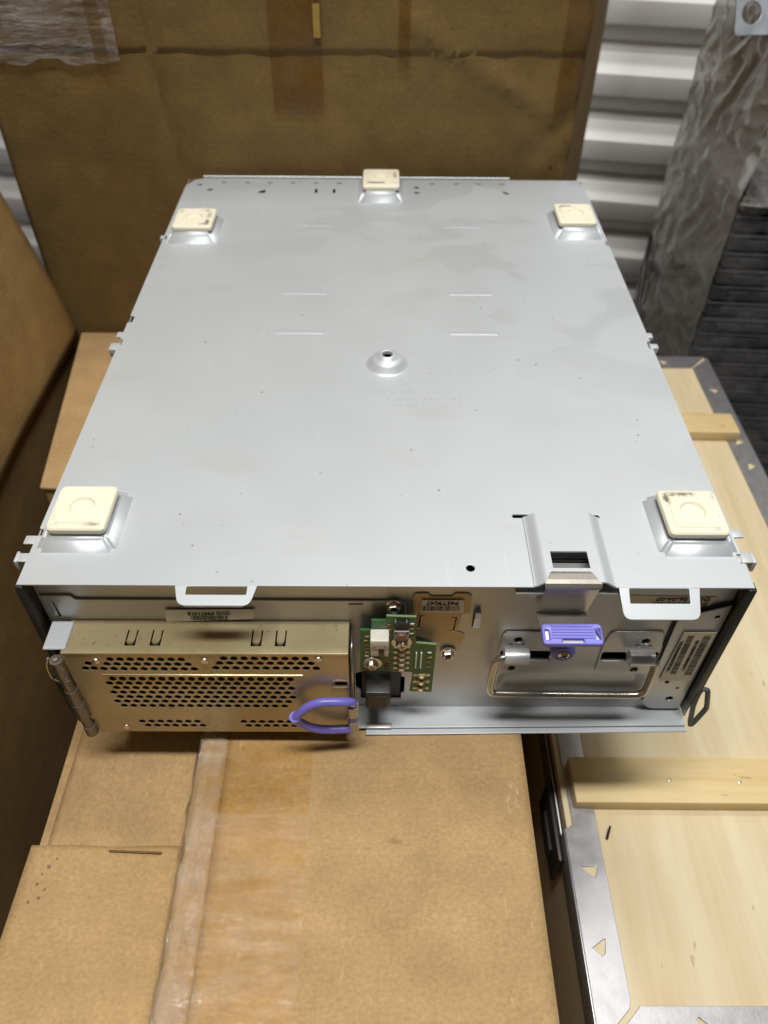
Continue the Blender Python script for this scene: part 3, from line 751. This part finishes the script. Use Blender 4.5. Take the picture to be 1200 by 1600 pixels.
# ---- front panel
FY = .008
slotL = rounded(rect(.0775, .1120, -.0875, -.0765), .002, 3); slotR = rounded(rect(.1465, .1850, -.0880, -.0775), .002, 3)
fh = [mm((-208.6, -25.2), (-207.4, -25.2), (-206.5, -40.0), (-210.5, -40.4), (-210.5, -39.4), (-207.8, -39.2)),
      rounded([(-.0207, -.1065), (-.0157, -.1030), (.0115, -.1042), (.0116, -.1100), (.0140, -.1108), (.0140, -.1311), (.0118, -.1318), (.0118, -.1399), (-.0174, -.1401), (-.0174, -.1282), (-.0207, -.1240)], .0006, 2),
      slotL, slotR, circ(.0880, -.0640, .0030), circ(.0875, -.0974, .0027), circ(.1727, -.0649, .0030), circ(.1725, -.0984, .0027),
      rounded(rect(.0795, .1838, -.1290, -.1045), .007, 5), mm((21.6, -37.4), (24.6, -37.4), (24.6, -38.4), (22.4, -38.4), (21.8, -50.5), (23.4, -50.5), (23.4, -51.5), (19.2, -51.5), (19.2, -50.5), (20.9, -50.5)), mm((45.6, -39.4), (42.4, -39.4), (42.4, -40.4), (44.8, -40.4), (43.7, -53.8), (41.0, -53.8), (41.0, -54.8), (44.6, -54.8)), rect(.0558, .0566, -.0515, -.0330), rect(.0878, .1400, -.0165, -.0040)]
pplate('front_panel', rect(-.2165, .2165, -H+.0004, -.0016), fh, T, FRONT(FY), STEELF, ch)
bm = bmesh.new(); box(bm, -.215, .215, FY+.016, FY+.018, -H+.002, -.004); pobj('inner_shade_sheet', bm, VOID)  # black sheet, shade painted in behind the panel openings
# dished hand recess
bm = bmesh.new()
l0 = rounded(rect(.0795, .1838, -.1290, -.1045), .007, 5); l1 = rounded(rect(.0835, .1800, -.1245, -.1060), .006, 5); l2 = rounded(rect(.0860, .1775, -.1215, -.1075), .005, 5)
rr = [[bm.verts.new((x, y, z)) for x, z in l] for l, y in ((l0, FY), (l1, FY+.0030), (l2, FY+.0042))]
n = len(rr[0])
for A, B in zip(rr, rr[1:]):
    for k in range(n): bm.faces.new((A[k], A[(k+1) % n], B[(k+1) % n], B[k]))
bm.faces.new(rr[-1]); pobj('hand_recess', bm, STEELF)
# bay plate at the left
bay = mm((-214.6, -18.8), (-195.5, -18.8), (-193.0, -22.5), (9.5, -22.6), (12.4, -25.8), (12.4, -46), (-214.6, -46))
pplate('bay_plate', rounded(bay, .0015, 3), [rect(-.0234, -.0146, -.0264, -.0250), mm((-208.9, -25.0), (-207.5, -25.0), (-206.4, -40.0), (-210.6, -40.4), (-210.6, -39.4), (-208.0, -39.2))], T, FRONT(FY-.0016), STEELF, ch, bevel=.0003)
# drive label
ROT = Matrix.Rotation(math.pi, 4, 'Z')
lab = pplate('paper_label', mm((-140.0, -43.0), (-84.6, -39.5), (-82.3, -29.6), (-139.3, -30.6)), [], .00015, FRONT(FY-.0031), PAPERW, ch)
FM = FRONT(FY-.0034)
text_mesh('printed_text', 'DVD P9971418', .0042, FM @ Matrix.Translation((-.1118, -.0335, 0)) @ Matrix.Rotation(R(2), 4, 'Z') @ ROT, INK, lab)
barcode('bar_code', -.1235, -.1003, -.0408, -.0360, FM @ Matrix.Translation((0, 0, 0)), lab, 4)
# ochre plate with label
tanp = mm((16.8, -18.0), (18.0, -15.8), (25.5, -15.4), (28.0, -18.6), (40.7, -18.6), (42.9, -15.4), (51.0, -15.8), (53.0, -18.0), (53.6, -35.2), (48.8, -36.4), (46.4, -55.5), (51.0, -57.6), (52.0, -60.0), (50.4, -69.5), (34.2, -66.5), (20.8, -60.5), (15.5, -60.5), (21.2, -35.6), (16.8, -35))
tp = pplate('ochre_plate', tanp, [mm((21.6, -37.4), (24.6, -37.4), (24.6, -38.4), (22.4, -38.4), (21.8, -50.5), (23.4, -50.5), (23.4, -51.5), (19.2, -51.5), (19.2, -50.5), (20.9, -50.5)),
      mm((45.6, -39.4), (42.4, -39.4), (42.4, -40.4), (44.8, -40.4), (43.7, -53.8), (41.0, -53.8), (41.0, -54.8), (44.6, -54.8))], .0008, FRONT(FY-.0010), TAN, ch, bevel=.0002)
lab = pplate('paper_label', mm((21.8, -32.7), (49.1, -33.6), (48.5, -20.6), (22.2, -20.8)), [], .00015, FRONT(FY-.0022), PAPERW, ch)
FM = FRONT(FY-.0025)
text_mesh('printed_text', 'P45T9047', .0050, FM @ Matrix.Translation((.0352, -.0233, 0)) @ ROT, INK, lab, sx=.98)
barcode('bar_code', .0228, .0460, -.0312, -.0262, FM, lab, 8)
# slit tab right of it
bm = bmesh.new(); box(bm, .0562, .0602, FY-.0050, FY-.0038, -.0360, -.0322, .0004, 1); box(bm, .0562, .0602, FY-.0044, FY-.0003, -.0332, -.0320, .0003, 1)
v = [bm.verts.new(p) for p in ((.0562, FY-.0045, -.036), (.0602, FY-.0045, -.036), (.0610, FY-.0003, -.0520), (.0565, FY-.0003, -.0520))]; bm.faces.new(v)
pobj('slit_tab', bm, STEELF)
# embossed hinge plates of the handle
hl = rounded(mm((77.4, -54.6), (112.5, -54.6), (112.5, -101.5), (80.0, -101.5), (75.4, -80)), [.004, .001, .002, .004, .003], 4)
pplate('hinge_plate', hl, [slotL, circ(.0880, -.0640, .0030), circ(.0875, -.0974, .0027), circ(.0837, -.0690, .0011, 8), circ(.0920, -.0690, .0011, 8)], .0012, FRONT(FY-.0013), STEELF, ch, bevel=.0005)
hr = rounded(mm((147.5, -54.2), (182.2, -54.2), (186.5, -78), (185.0, -101.8), (145.4, -101.8), (145.0, -70)), [.005, .003, .003, .004, .003, .003], 4)
pplate('hinge_plate', hr, [slotR, circ(.1727, -.0649, .0030), circ(.1725, -.0984, .0027), circ(.1685, -.0700, .0011, 8), circ(.1768, -.0700, .0011, 8)], .0012, FRONT(FY-.0013), STEELF, ch, bevel=.0005)
# bail handle
bm = bmesh.new(); yb = -.0020
pts = [(.092, yb, -.0700), (.0800, yb, -.0700), (.0738, yb-.001, -.0720), (.0722, yb-.0015, -.0800), (.0718, yb-.003, -.1035), (.0735, yb-.003, -.1098), (.0790, yb-.003, -.1108), (.1710, yb-.003, -.1122), (.1775, yb-.003, -.1110), (.1800, yb-.003, -.1060), (.1800, yb-.0015, -.0810), (.1790, yb-.001, -.0730), (.1740, yb, -.0710), (.163, yb, -.0710)]
tube(bm, smooth_path(pts, 2), .0026, 14); hb = pobj('bail_handle', bm, WIRE)
for (x0, x1, z) in ((.0782, .0942, -.0698), (.1606, .1768, -.0708)):
    bm = bmesh.new(); cyl(bm, (x0, yb, z), (x1, yb, z), .0054, seg=24); 
    box(bm, x0+.001, x1-.001, yb, FY+.004, z-.0058, z-.0046, 0); obj('hinge_tube', bm, TUBE, hb)
# violet latch
prof = [(.0110, .0010), (.0085, .0028), (.0068, .0058), (.0050, .0063), (.0005, .0063), (-.0020, .0056), (-.0034, .0040), (-.0034, .0022), (-.0028, .0005), (.0030, -.0280), (.0028, -.0286), (.0010, -.0288), (-.0125, -.0236)]
bm = bmesh.new()
def wid(i): 
    y, z = prof[i]
    if i < 3: return .0985, .1218
    if i <= 5: t = (i-3)/2; return .0970-.0035*t, .1232+.0042*t
    if i <= 8: return (.0942, .1262) if i > 6 else (.0935, .1272)
    return .0938, .1250
A = [bm.verts.new((wid(i)[0], *prof[i])) for i in range(len(prof))]; B = [bm.verts.new((wid(i)[1], *prof[i])) for i in range(len(prof))]
for i in range(len(prof)-1): bm.faces.new((A[i], B[i], B[i+1], A[i+1]))
ls = pobj('latch_strap', bm, simple('strap_steel', (.42, .40, .36), .28, .72, .06, 40), smooth=False); solidify(ls, .0009, 0)
ML = Matrix.Translation((0, -.0115, -.0222)) @ Matrix.Rotation(R(8), 4, 'X')
pad = plate('latch_pad', rounded(rect(.0935, .1300, -.0140, .0002), .0030, 5), [rect(.0956, .0978, -.0105, -.0040), rect(.1260, .1282, -.0105, -.0040), rounded(rect(.1055, .1180, -.0124, -.0104), .0005, 2)], .0040, ML @ Matrix.Translation((0, 0, .002)), PURPLE, ch, bevel=.0010); P(pad)
for k in range(5):
    bm = bmesh.new(); tube(bm, [ML @ Vector((.0992, -.0022-k*.0019, .0020)), ML @ Vector((.1246, -.0022-k*.0019, .0020))], .00045, 6); obj('grip_rib', bm, PURPLE, pad)
bm = bmesh.new(); box(bm, .0948, .1288, -.0134, -.0006, -.0009, .0000, 0, 1, ML); obj('steel_core', bm, STEELF, pad)
bm = bmesh.new(); KM = Matrix.Translation((.1165, FY-.002, -.0660)) @ Matrix.Rotation(R(90), 4, 'X')
lathe(bm, [(.0001, .0085), (.0046, .0085), (.0050, .0095), (.0066, .0095), (.0078, .0082), (.0082, .0060), (.0084, 0)], KM, 32)
kn = pobj('thumb_knob', bm, PURPLE)
def phillips(name, parent, M, r=.0042, hexhead=False, washer=0, mat=SCREW):
    bm = bmesh.new()
    if washer: lathe(bm, [(washer, 0), (washer, .0008), (r, .0012)], M, 28)
    if hexhead:
        lathe(bm, [(r*1.05, .0006), (r*1.05, .0038), (r*.9, .0046)], M @ Matrix.Rotation(R(12), 4, 'Z'), 6)
        lathe(bm, [(r*.9, .0046), (r*.6, .0042), (r*.4, .0032), (.0001, .003)], M, 12)
    else: lathe(bm, [(r, .0006), (r*.96, .0016), (r*.7, .0026), (r*.3, .0030), (.0001, .0031)], M, 24)
    o = obj(name, bm, mat, parent)
    bm = bmesh.new()
    for a in (35, 125): box(bm, -r*.55, r*.55, -r*.11, r*.11, .0030 if not hexhead else .0028, .0034 if not hexhead else .0040, 0, 1, M @ Matrix.Rotation(R(a), 4, 'Z'))
    c = obj('cross_slot', bm, DARKST, o) if parent is ch else None
    if c is None:
        bm.free()
    return o
def pscrew(x, z, y=FY, **k):
    return P(phillips('screw', ch, Matrix.Translation((x, y, z)) @ Matrix.Rotation(R(90), 4, 'X'), **k))
s = phillips('knob_screw', ch, KM @ Matrix.Translation((0, 0, .0080)), r=.0042); P(s)
pscrew(.0048, -.0262, FY-.0016, hexhead=True, r=.0038, washer=.0052)
pscrew(.0422, -.0780, FY-.0012, hexhead=True, r=.0040, washer=.0054)
# ---- circuit board
YP = -.0020
pcb = mm((-16.2, -41.7), (-9.3, -41.6), (-9.2, -31.5), (-.2, -31.5), (.3, -27.0), (18.9, -28.0), (19.5, -55.4), (32.9, -57.4), (32.5, -114.0), (17.2, -113.0), (18.6, -89.0), (-16.8, -87.2))
pb = pplate('circuit_board', pcb, [], .0016, FRONT(YP), PCB, ch)
def comp(name, x0, x1, z0, z1, h, mat, bev=.0002, y0=YP):
    bm = bmesh.new(); box(bm, x0, x1, y0-h, y0+.0001, z0, z1, bev, 1); return obj(name, bm, mat, pb)
for seg in (((.0003, -.0271), (.0189, -.0281)), ((.0195, -.0555), (.0329, -.0575))):
    (xa, za), (xb, zb) = seg; bm = bmesh.new()
    v = [bm.verts.new(p) for p in ((xa, YP, za+.0002), (xb, YP, zb+.0002), (xb, YP+.0016, zb+.0002), (xa, YP+.0016, za+.0002))]; bm.faces.new(v)
    obj('board_edge', bm, PCBE, pb)
# white connector
bm = bmesh.new()
box(bm, -.0098, .0020, YP-.0095, YP, -.0490, -.0400, .0008, 2)
box(bm, -.0096, -.0045, YP-.0090, YP, -.0575, -.0490, .0006, 2); box(bm, -.0010, .0018, YP-.0090, YP, -.0575, -.0490, .0006, 2); box(bm, -.0096, .0018, YP-.0030, YP, -.0575, -.0490, .0004, 1)
obj('white_connector', bm, WHITEP, pb)
comp('connector_pin', -.0052, -.0016, -.0560, -.0480, .0075, BLACK)
for x in (-.0072, -.0006):
    bm = bmesh.new(); cyl(bm, (x, YP-.0096, -.0465), (x, YP-.0090, -.0465), .0005, seg=8); obj('pin_hole', bm, GREYPL, pb)
# push button with clip
comp('black_chip', .0052, .0145, -.0365, -.0315, .0030, BLACK); comp('chip_lead', .0054, .0064, -.0330, -.0300, .0020, SOLDER); comp('chip_lead', .0124, .0134, -.0330, -.0300, .0022, SOLDER)
comp('push_button', .0052, .0145, -.0478, -.0380, .0036, simple('button_body', (.42, .40, .42), .4))
bm = bmesh.new(); cyl(bm, (.0098, YP-.0036, -.0430), (.0098, YP-.0052, -.0430), .0030, .0027, 20); obj('button_cap', bm, COMP2, pb)
for x in (.0063, .0134):
    for z in (-.0392, -.0468):
        bm = bmesh.new(); cyl(bm, (x, YP-.0036, z), (x, YP-.0041, z), .0007, seg=10); obj('button_rivet', bm, BLACK, pb)
for (x, z) in ((.0103, -.0540), (-.0087, -.0780)):
    M = Matrix.Translation((x, YP-.0001, z)) @ Matrix.Rotation(R(90), 4, 'X')
    bm = bmesh.new(); lathe(bm, [(.0067, .0001), (.0066, .0006), (.0040, .0010), (.0039, .0022), (.0030, .0040), (.0012, .0044), (.0001, .0044)], M, 28); obj('screw', bm, SCREW, pb)
    bm = bmesh.new()
    for a in (20, 110): box(bm, -.0022, .0022, -.0004, .0004, .0040, .0046, 0, 1, M @ Matrix.Rotation(R(a), 4, 'Z'))
    obj('cross_slot', bm, COMP2, pb)
# rows of indicator lamps
for k in range(5):
    z = -.0592-k*.0061
    comp('lamp_body', .0082, .0132, z-.0018, z+.0018, .0018, COMP, .0004); comp('solder_pad', .0052, .0078, z-.0013, z+.0013, .0005, SOLDER); comp('solder_pad', .0136, .0160, z-.0013, z+.0013, .0005, SOLDER)
    bm = bmesh.new(); lathe(bm, [(.0017, 0), (.0015, .0007), (.0001, .0009)], Matrix.Translation((.0107, YP-.0018, z-.0006)) @ Matrix.Rotation(R(90), 4, 'X'), 14); obj('lamp_lens', bm, PAPER, pb)
for k in range(3):
    z = -.0925-k*.0082
    comp('lamp_body', .0222-k*.0003, .0272-k*.0003, z-.0018, z+.0018, .0018, COMP, .0004); comp('solder_pad', .0190, .0218, z-.0012, z+.0012, .0005, SOLDER); comp('solder_pad', .0276, .0304, z-.0012, z+.0012, .0005, SOLDER)
    bm = bmesh.new(); lathe(bm, [(.0015, 0), (.0013, .0007), (.0001, .0009)], Matrix.Translation((.0247, YP-.0018, z-.0006)) @ Matrix.Rotation(R(90), 4, 'X'), 14); obj('lamp_lens', bm, PAPER, pb)
# header pins
for c_ in range(2):
    for r_ in range(7): comp('header_pin', .0198+c_*.0033, .0206+c_*.0033, -.0665-r_*.0027, -.0652-r_*.0027, .0014, simple('pin_white', (.8, .8, .76), .35) if (c_, r_) == (0, 0) else bpy.data.materials['pin_white'], .0001)
# small parts
rg = random.Random(5)
for (x0, x1, z0, z1, nn) in ((-.0140, -.0105, -.072, -.046, 6), (-.0010, .0030, -.086, -.060, 9), (-.0085, -.0020, -.0660, -.0610, 3), (.0275, .0305, -.085, -.063, 4), (.015, .0178, -.052, -.032, 4), (.0005, .0030, -.048, -.033, 3)):
    for k in range(nn):
        z = z0+(z1-z0)*(k+.5)/nn; x = (x0+x1)/2+rg.uniform(-.0005, .0005)
        comp('chip_resistor', x-.0013, x+.0013, z-.0007, z+.0007, .0007, rg.choice((COMP, COMP2, PAPER, COMP)))
bm = bmesh.new(); bmesh.ops.create_circle(bm, segments=18, radius=.0019, cap_ends=True, matrix=Matrix.Translation((-.0012, YP-.00012, -.0372)) @ Matrix.Rotation(R(90), 4, 'X')); obj('printed_mark', bm, PCBE, pb, False)
# black connector plugged in below the board
bm = bmesh.new(); box(bm, -.0165, .0112, FY+.0020, FY+.0140, -.1395, -.1045); pobj('socket', bm, BLACK)
bm = bmesh.new(); box(bm, -.0135, .0036, -.0110, FY+.010, -.1205, -.1010, .0010, 2); box(bm, -.0120, .0021, -.0118, -.0100, -.1190, -.1050, .0005, 1); pobj('cable_plug', bm, simple('plug_black', (.022, .021, .022), .42))
# ---- right hand plate with long label
ap = mm((187.5, -36.5), (216.3, -25.0), (216.3, -147.4), (191.0, -147.0), (186.6, -138.0), (184.8, -137))
ap = mm((188.0, -35.6), (216.3, -23.8), (216.3, -147.0), (194.0, -147.0), (187.4, -138.0), (186.2, -40))
pplate('corner_plate', rounded(ap, [.002, 0, 0, .006, .004, .004], 4), [circ(.2105, -.0355, .0017, 12), circ(.1986, -.1111, .0016, 12), circ(.2080, -.1190, .0012, 12), circ(.2060, -.1330, .0027, 14)], .0010, FRONT(FY-.0030), STEELF, ch, bevel=.0004)
pplate('plate_edge', mm((185.0, -39.0), (187.6, -33.8), (216.3, -22.0), (216.3, -25.0), (188.6, -36.6), (187.3, -40.5), (187.9, -137), (185.6, -136)), [], .0008, FRONT(FY-.0014), DARKST, ch)
lab = pplate('paper_label', mm((191.5, -108.0), (213.8, -107.0), (214.3, -50.3), (193.2, -50.6)), [], .00015, FRONT(FY-.0042), PAPER, ch)
FM = FRONT(FY-.0044)
barcode('bar_code', .1966, .2008, -.0985, -.0535, FM, lab, 21, 'z'); barcode('bar_code', .2068, .2118, -.1000, -.0535, FM, lab, 22, 'z')
QR = Matrix.Rotation(R(-90), 4, 'Z')
text_mesh('printed_text', 'YH11SU6G0890UP75F14-2', .0031, FM @ Matrix.Translation((.1942, -.0772, 0)) @ QR, INK, lab)
text_mesh('printed_text', 'PN 11S06P06Z1086N61S 7', .0031, FM @ Matrix.Translation((.2043, -.0765, 0)) @ QR, INK, lab)
lab = pplate('paper_label', mm((148.0, -30.6), (203.0, -31.0), (205.8, -18.4), (149.0, -17.2)), [], .00015, FRONT(FY-.0003), PAPER, ch)
FM = FRONT(FY-.0006)
text_mesh('printed_text', 'DOM 06-04-07', .0048, FM @ Matrix.Translation((.1850, -.0205, 0)) @ ROT, INK, lab, sx=1.12)
barcode('bar_code', .166, .2015, -.0290, -.0236, FM, lab, 30)
# wire loop at the lower right
bm = bmesh.new()
lp = [(.2216, .0010, -.1130), (.2262, .0002, -.1135), (.2270, .0000, -.1150), (.2318, -.001, -.1345), (.2318, -.001, -.1375), (.2262, -.0035, -.1545), (.2246, -.0035, -.1550), (.2218, -.002, -.1370), (.2210, -.001, -.1300)]
tube(bm, smooth_path(lp, 1, True), .0019, 8, True); pobj('wire_loop', bm, simple('grey_wire', (.10, .105, .10), .45, .3))
# lower lip
pplate('lower_lip', [(-.0225, FY+.004), (-.0225, -.0100), (.2190, -.0068), (.2190, FY+.004)], [rect(-.0138, .0056, -.0128, -.0068)][:0], .0012, TOP(-H), STEEL, ch, bevel=.0003)
pplate('lower_lip', [(-.0135, .004), (-.0135, -.0140), (.2195, -.0105), (.2195, .004)], [], .0014, TOP(-H-.0022), STEEL, ch, bevel=.0004)
bm = bmesh.new(); box(bm, -.0135, .0052, -.0103, -.0060, -.1508, -.1490, .0006, 2); pobj('lip_notch_tab', bm, STEELF)

# ---- drive cage
CY = -.0190; CZ = -.0430; CB = -.1395; CXL, CXR = -.2010, -.0235
hexes = []
def hexa(x, z, r=.00265): return [(x+r*math.sin(2*math.pi*k/6), z+r*math.cos(2*math.pi*k/6)) for k in range(6)]
def hrow(x0, n, z): 
    for k in range(n): hexes.append(hexa(x0+k*.00635, z))
hrow(-.1721, 8, -.0500); hrow(-.1752, 9, -.0553); hrow(-.1784, 10, -.0606); hexes += [hexa(-.1868, -.0548), hexa(-.1899, -.0603), hexa(-.1836-.001, -.0601)]
hexes[-1] = hexa(-.1845, -.0600)
hrow(-.1010, 9, -.0485); hrow(-.1042, 10, -.0538); hrow(-.1074, 11, -.0592)
for j in range(7): hrow(-.1757-(.0032 if j % 2 else 0), 19 if j < 5 else (19 if j == 5 else 18), -.0718-j*.00555)
hrow(-.1680, 7, -.1258); hrow(-.1650, 7, -.1313); hrow(-.0978, 6, -.1258); hrow(-.0949, 6, -.1313)
slot = rounded(rect(-.0330, -.0245, -.0790, -.0745), .002, 4)
cg = pplate('drive_cage', rect(CXL, CXR, CB, CZ-.0006), hexes+[slot, rect(-.0310, -.0260, -.1000, -.0945)], .0010, FRONT(CY), CAGE, ch)
def cobj(name, bm, mat, **k): return obj(name, bm, mat, cg, **k)
uslots = []
for x in (-.1597, -.1440, -.0811, -.0660):
    a = .0034
    u = [(x-a, -.0014), (x-a+.0010, -.0014), (x-a+.0010, -.0098)]
    u += [(x+math.cos(t)*.0024, -.0098+math.sin(t)*.0026) for t in (math.pi+math.pi*k/8 for k in range(1, 8))]
    u += [(x+a-.0010, -.0098), (x+a-.0010, -.0014), (x+a, -.0014), (x+a, -.0134), (x-a, -.0134)]
    uslots.append(u)
tpl = plate('cage_top', rect(CXL, CXR, CY+.0006, FY-.002), uslots, .0009, TOP(CZ), CAGE, cg)
for x in (-.1597, -.1440, -.0811, -.0660):
    bm = bmesh.new(); pts = [(x-.0024, -.0018, CZ-.0006), (x+.0024, -.0018, CZ-.0006), (x+.0024, -.0066, CZ-.0022), (x-.0024, -.0066, CZ-.0022)]
    v = [bm.verts.new(p) for p in pts]; w2 = [bm.verts.new((x+math.cos(t)*.0024, -.0098+math.sin(t)*.0024, CZ+.0008)) for t in (math.pi*2-math.pi*k/8 for k in range(9))]
    bm.faces.new(v); bm.faces.new([v[3], v[2]]+w2)
    cobj('spring_tongue', bm, CAGE)
bm = bmesh.new(); tube(bm, [(CXL, CY+.0004, CZ-.0006), (CXR, CY+.0004, CZ-.0006)], .0009, 10); cobj('folded_edge', bm, CAGE)
bm = bmesh.new(); box(bm, CXR-.001, CXR, CY+.001, FY-.002, CB, CZ-.001); cobj('cage_side', bm, CAGE)
bm = bmesh.new(); box(bm, CXL, CXL+.001, CY+.001, FY-.002, CB, CZ-.001); cobj('cage_side', bm, CAGE)
bm = bmesh.new(); box(bm, CXL, CXR, CY+.001, FY+.002, CB-.0008, CB+.0002); cobj('cage_bottom', bm, CAGE)
bm = bmesh.new(); box(bm, CXL+.002, CXR-.002, CY+.009, CY+.0105, CB+.001, CZ-.004); cobj('dark_backing', bm, VOID)  # near-black sheet paints the shade behind the perforations
bm = bmesh.new(); box(bm, -.181, -.0525, CY-.0010, CY+.0002, -.0678, -.0660, .0006, 2); cobj('stiffening_bead', bm, CAGE)
for (x, z) in ((-.1812, -.0518), (-.1132, -.0510), (-.0420, -.0487), (-.1805, -.1330)):
    bm = bmesh.new(); lathe(bm, [(.0028, 0), (.0024, .0009), (.0010, .0013), (.0001, .0013)], Matrix.Translation((x, CY, z)) @ Matrix.Rotation(R(90), 4, 'X'), 18); cobj('rivet', bm, SCREW)
bm = bmesh.new(); tube(bm, [Vector((x, CY-.0003, z)) for x, z in rounded(rect(-.0350, -.0240, -.0810, -.0725), .0035, 5)], .0004, 6, True); cobj('slot_rim', bm, CAGE)
bm = bmesh.new(); v = [bm.verts.new(p) for p in ((-.0210, -.0160, CZ-.004), (-.0210, .004, CZ-.004), (-.0210, .004, -.115), (-.0210, -.0160, -.115))]; bm.faces.new(v); o = cobj('side_spring', bm, WIRE); solidify(o, .0012, 1)
# grey corner tab and hinge
cobj('grey_tab', (lambda b: (box(b, -.2125, -.1985, -.0170, .0045, CZ-.0002, CZ+.0012, .0005, 1), b)[1])(bmesh.new()), STEEL)
hx = -.2055
bm = bmesh.new(); z = -.0475
for (z0, z1, r) in ((-.049, -.066, .0042), (-.0664, -.0815, .0038), (-.0819, -.098, .0044), (-.0984, -.117, .0047), (-.1174, -.1275, .0036), (-.1278, -.1385, .0043)):
    cyl(bm, (hx+(-.0+.0005 if r > .004 else 0), CY-.001, z0), (hx, CY-.001, z1), r, seg=20)
cobj('hinge', bm, simple('hinge_steel', (.22, .20, .18), .38, .8))
bm = bmesh.new(); lathe(bm, [(.0001, .0012), (.0016, .0010), (.0024, 0)], Matrix.Translation((hx, CY-.001, -.0488)), 16); cobj('hinge_pin', bm, SCREW)
bm = bmesh.new(); tube(bm, smooth_path([(hx-.0045, CY-.0005, -.0480), (hx-.0078, CY-.001, -.0560), (hx-.0085, CY-.001, -.0680), (hx-.0060, CY-.002, -.0715), (hx+.0005, CY-.0045, -.0690), (hx+.0045, CY-.004, -.0680)], 2), .0008, 8); cobj('hinge_clip', bm, WIRE)
bm = bmesh.new(); box(bm, hx-.0090, hx-.0025, CY+.000, CY+.0012, -.1240, -.0700, .0004, 1); cobj('hinge_leaf', bm, DARKST)
for k in range(9):
    bm = bmesh.new(); box(bm, hx-.0065, hx-.0035, CY-.0012, CY+.0002, -.077-k*.0048-.0009, -.077-k*.0048+.0009, .0003, 1); cobj('hinge_tooth', bm, BLACK)
# violet wire pull
bm = bmesh.new()
lp = [(-.0215, -.0235, -.0925), (-.0225, -.0250, -.0895), (-.0270, -.0265, -.0868), (-.0430, -.0275, -.0850), (-.0520, -.0285, -.0905), (-.0590, -.0300, -.1000), (-.0595, -.0290, -.1040), (-.0560, -.0280, -.1120), (-.0480, -.0265, -.1215), (-.0380, -.0250, -.1255), (-.0225, -.0240, -.1255)]
tube(bm, smooth_path(lp, 2), .0030, 14); cobj('pull_loop', bm, PURPW)
bm = bmesh.new(); cyl(bm, (-.0597, -.0300, -.0995), (-.0590, -.0288, -.1055), .0038, seg=18); cobj('loop_sleeve', bm, PURPW)
bm = bmesh.new(); cyl(bm, (-.0215, -.0235, -.0950), (-.0215, -.0230, -.1075), .0040, seg=18); cyl(bm, (-.0215, -.0230, -.1145), (-.0218, -.0225, -.1275), .0040, seg=18); cobj('loop_clip', bm, WIRE)
bm = bmesh.new(); cyl(bm, (-.0215, -.0232, -.1075), (-.0215, -.0230, -.1145), .0033, seg=18); cobj('loop_pin', bm, PURPW)
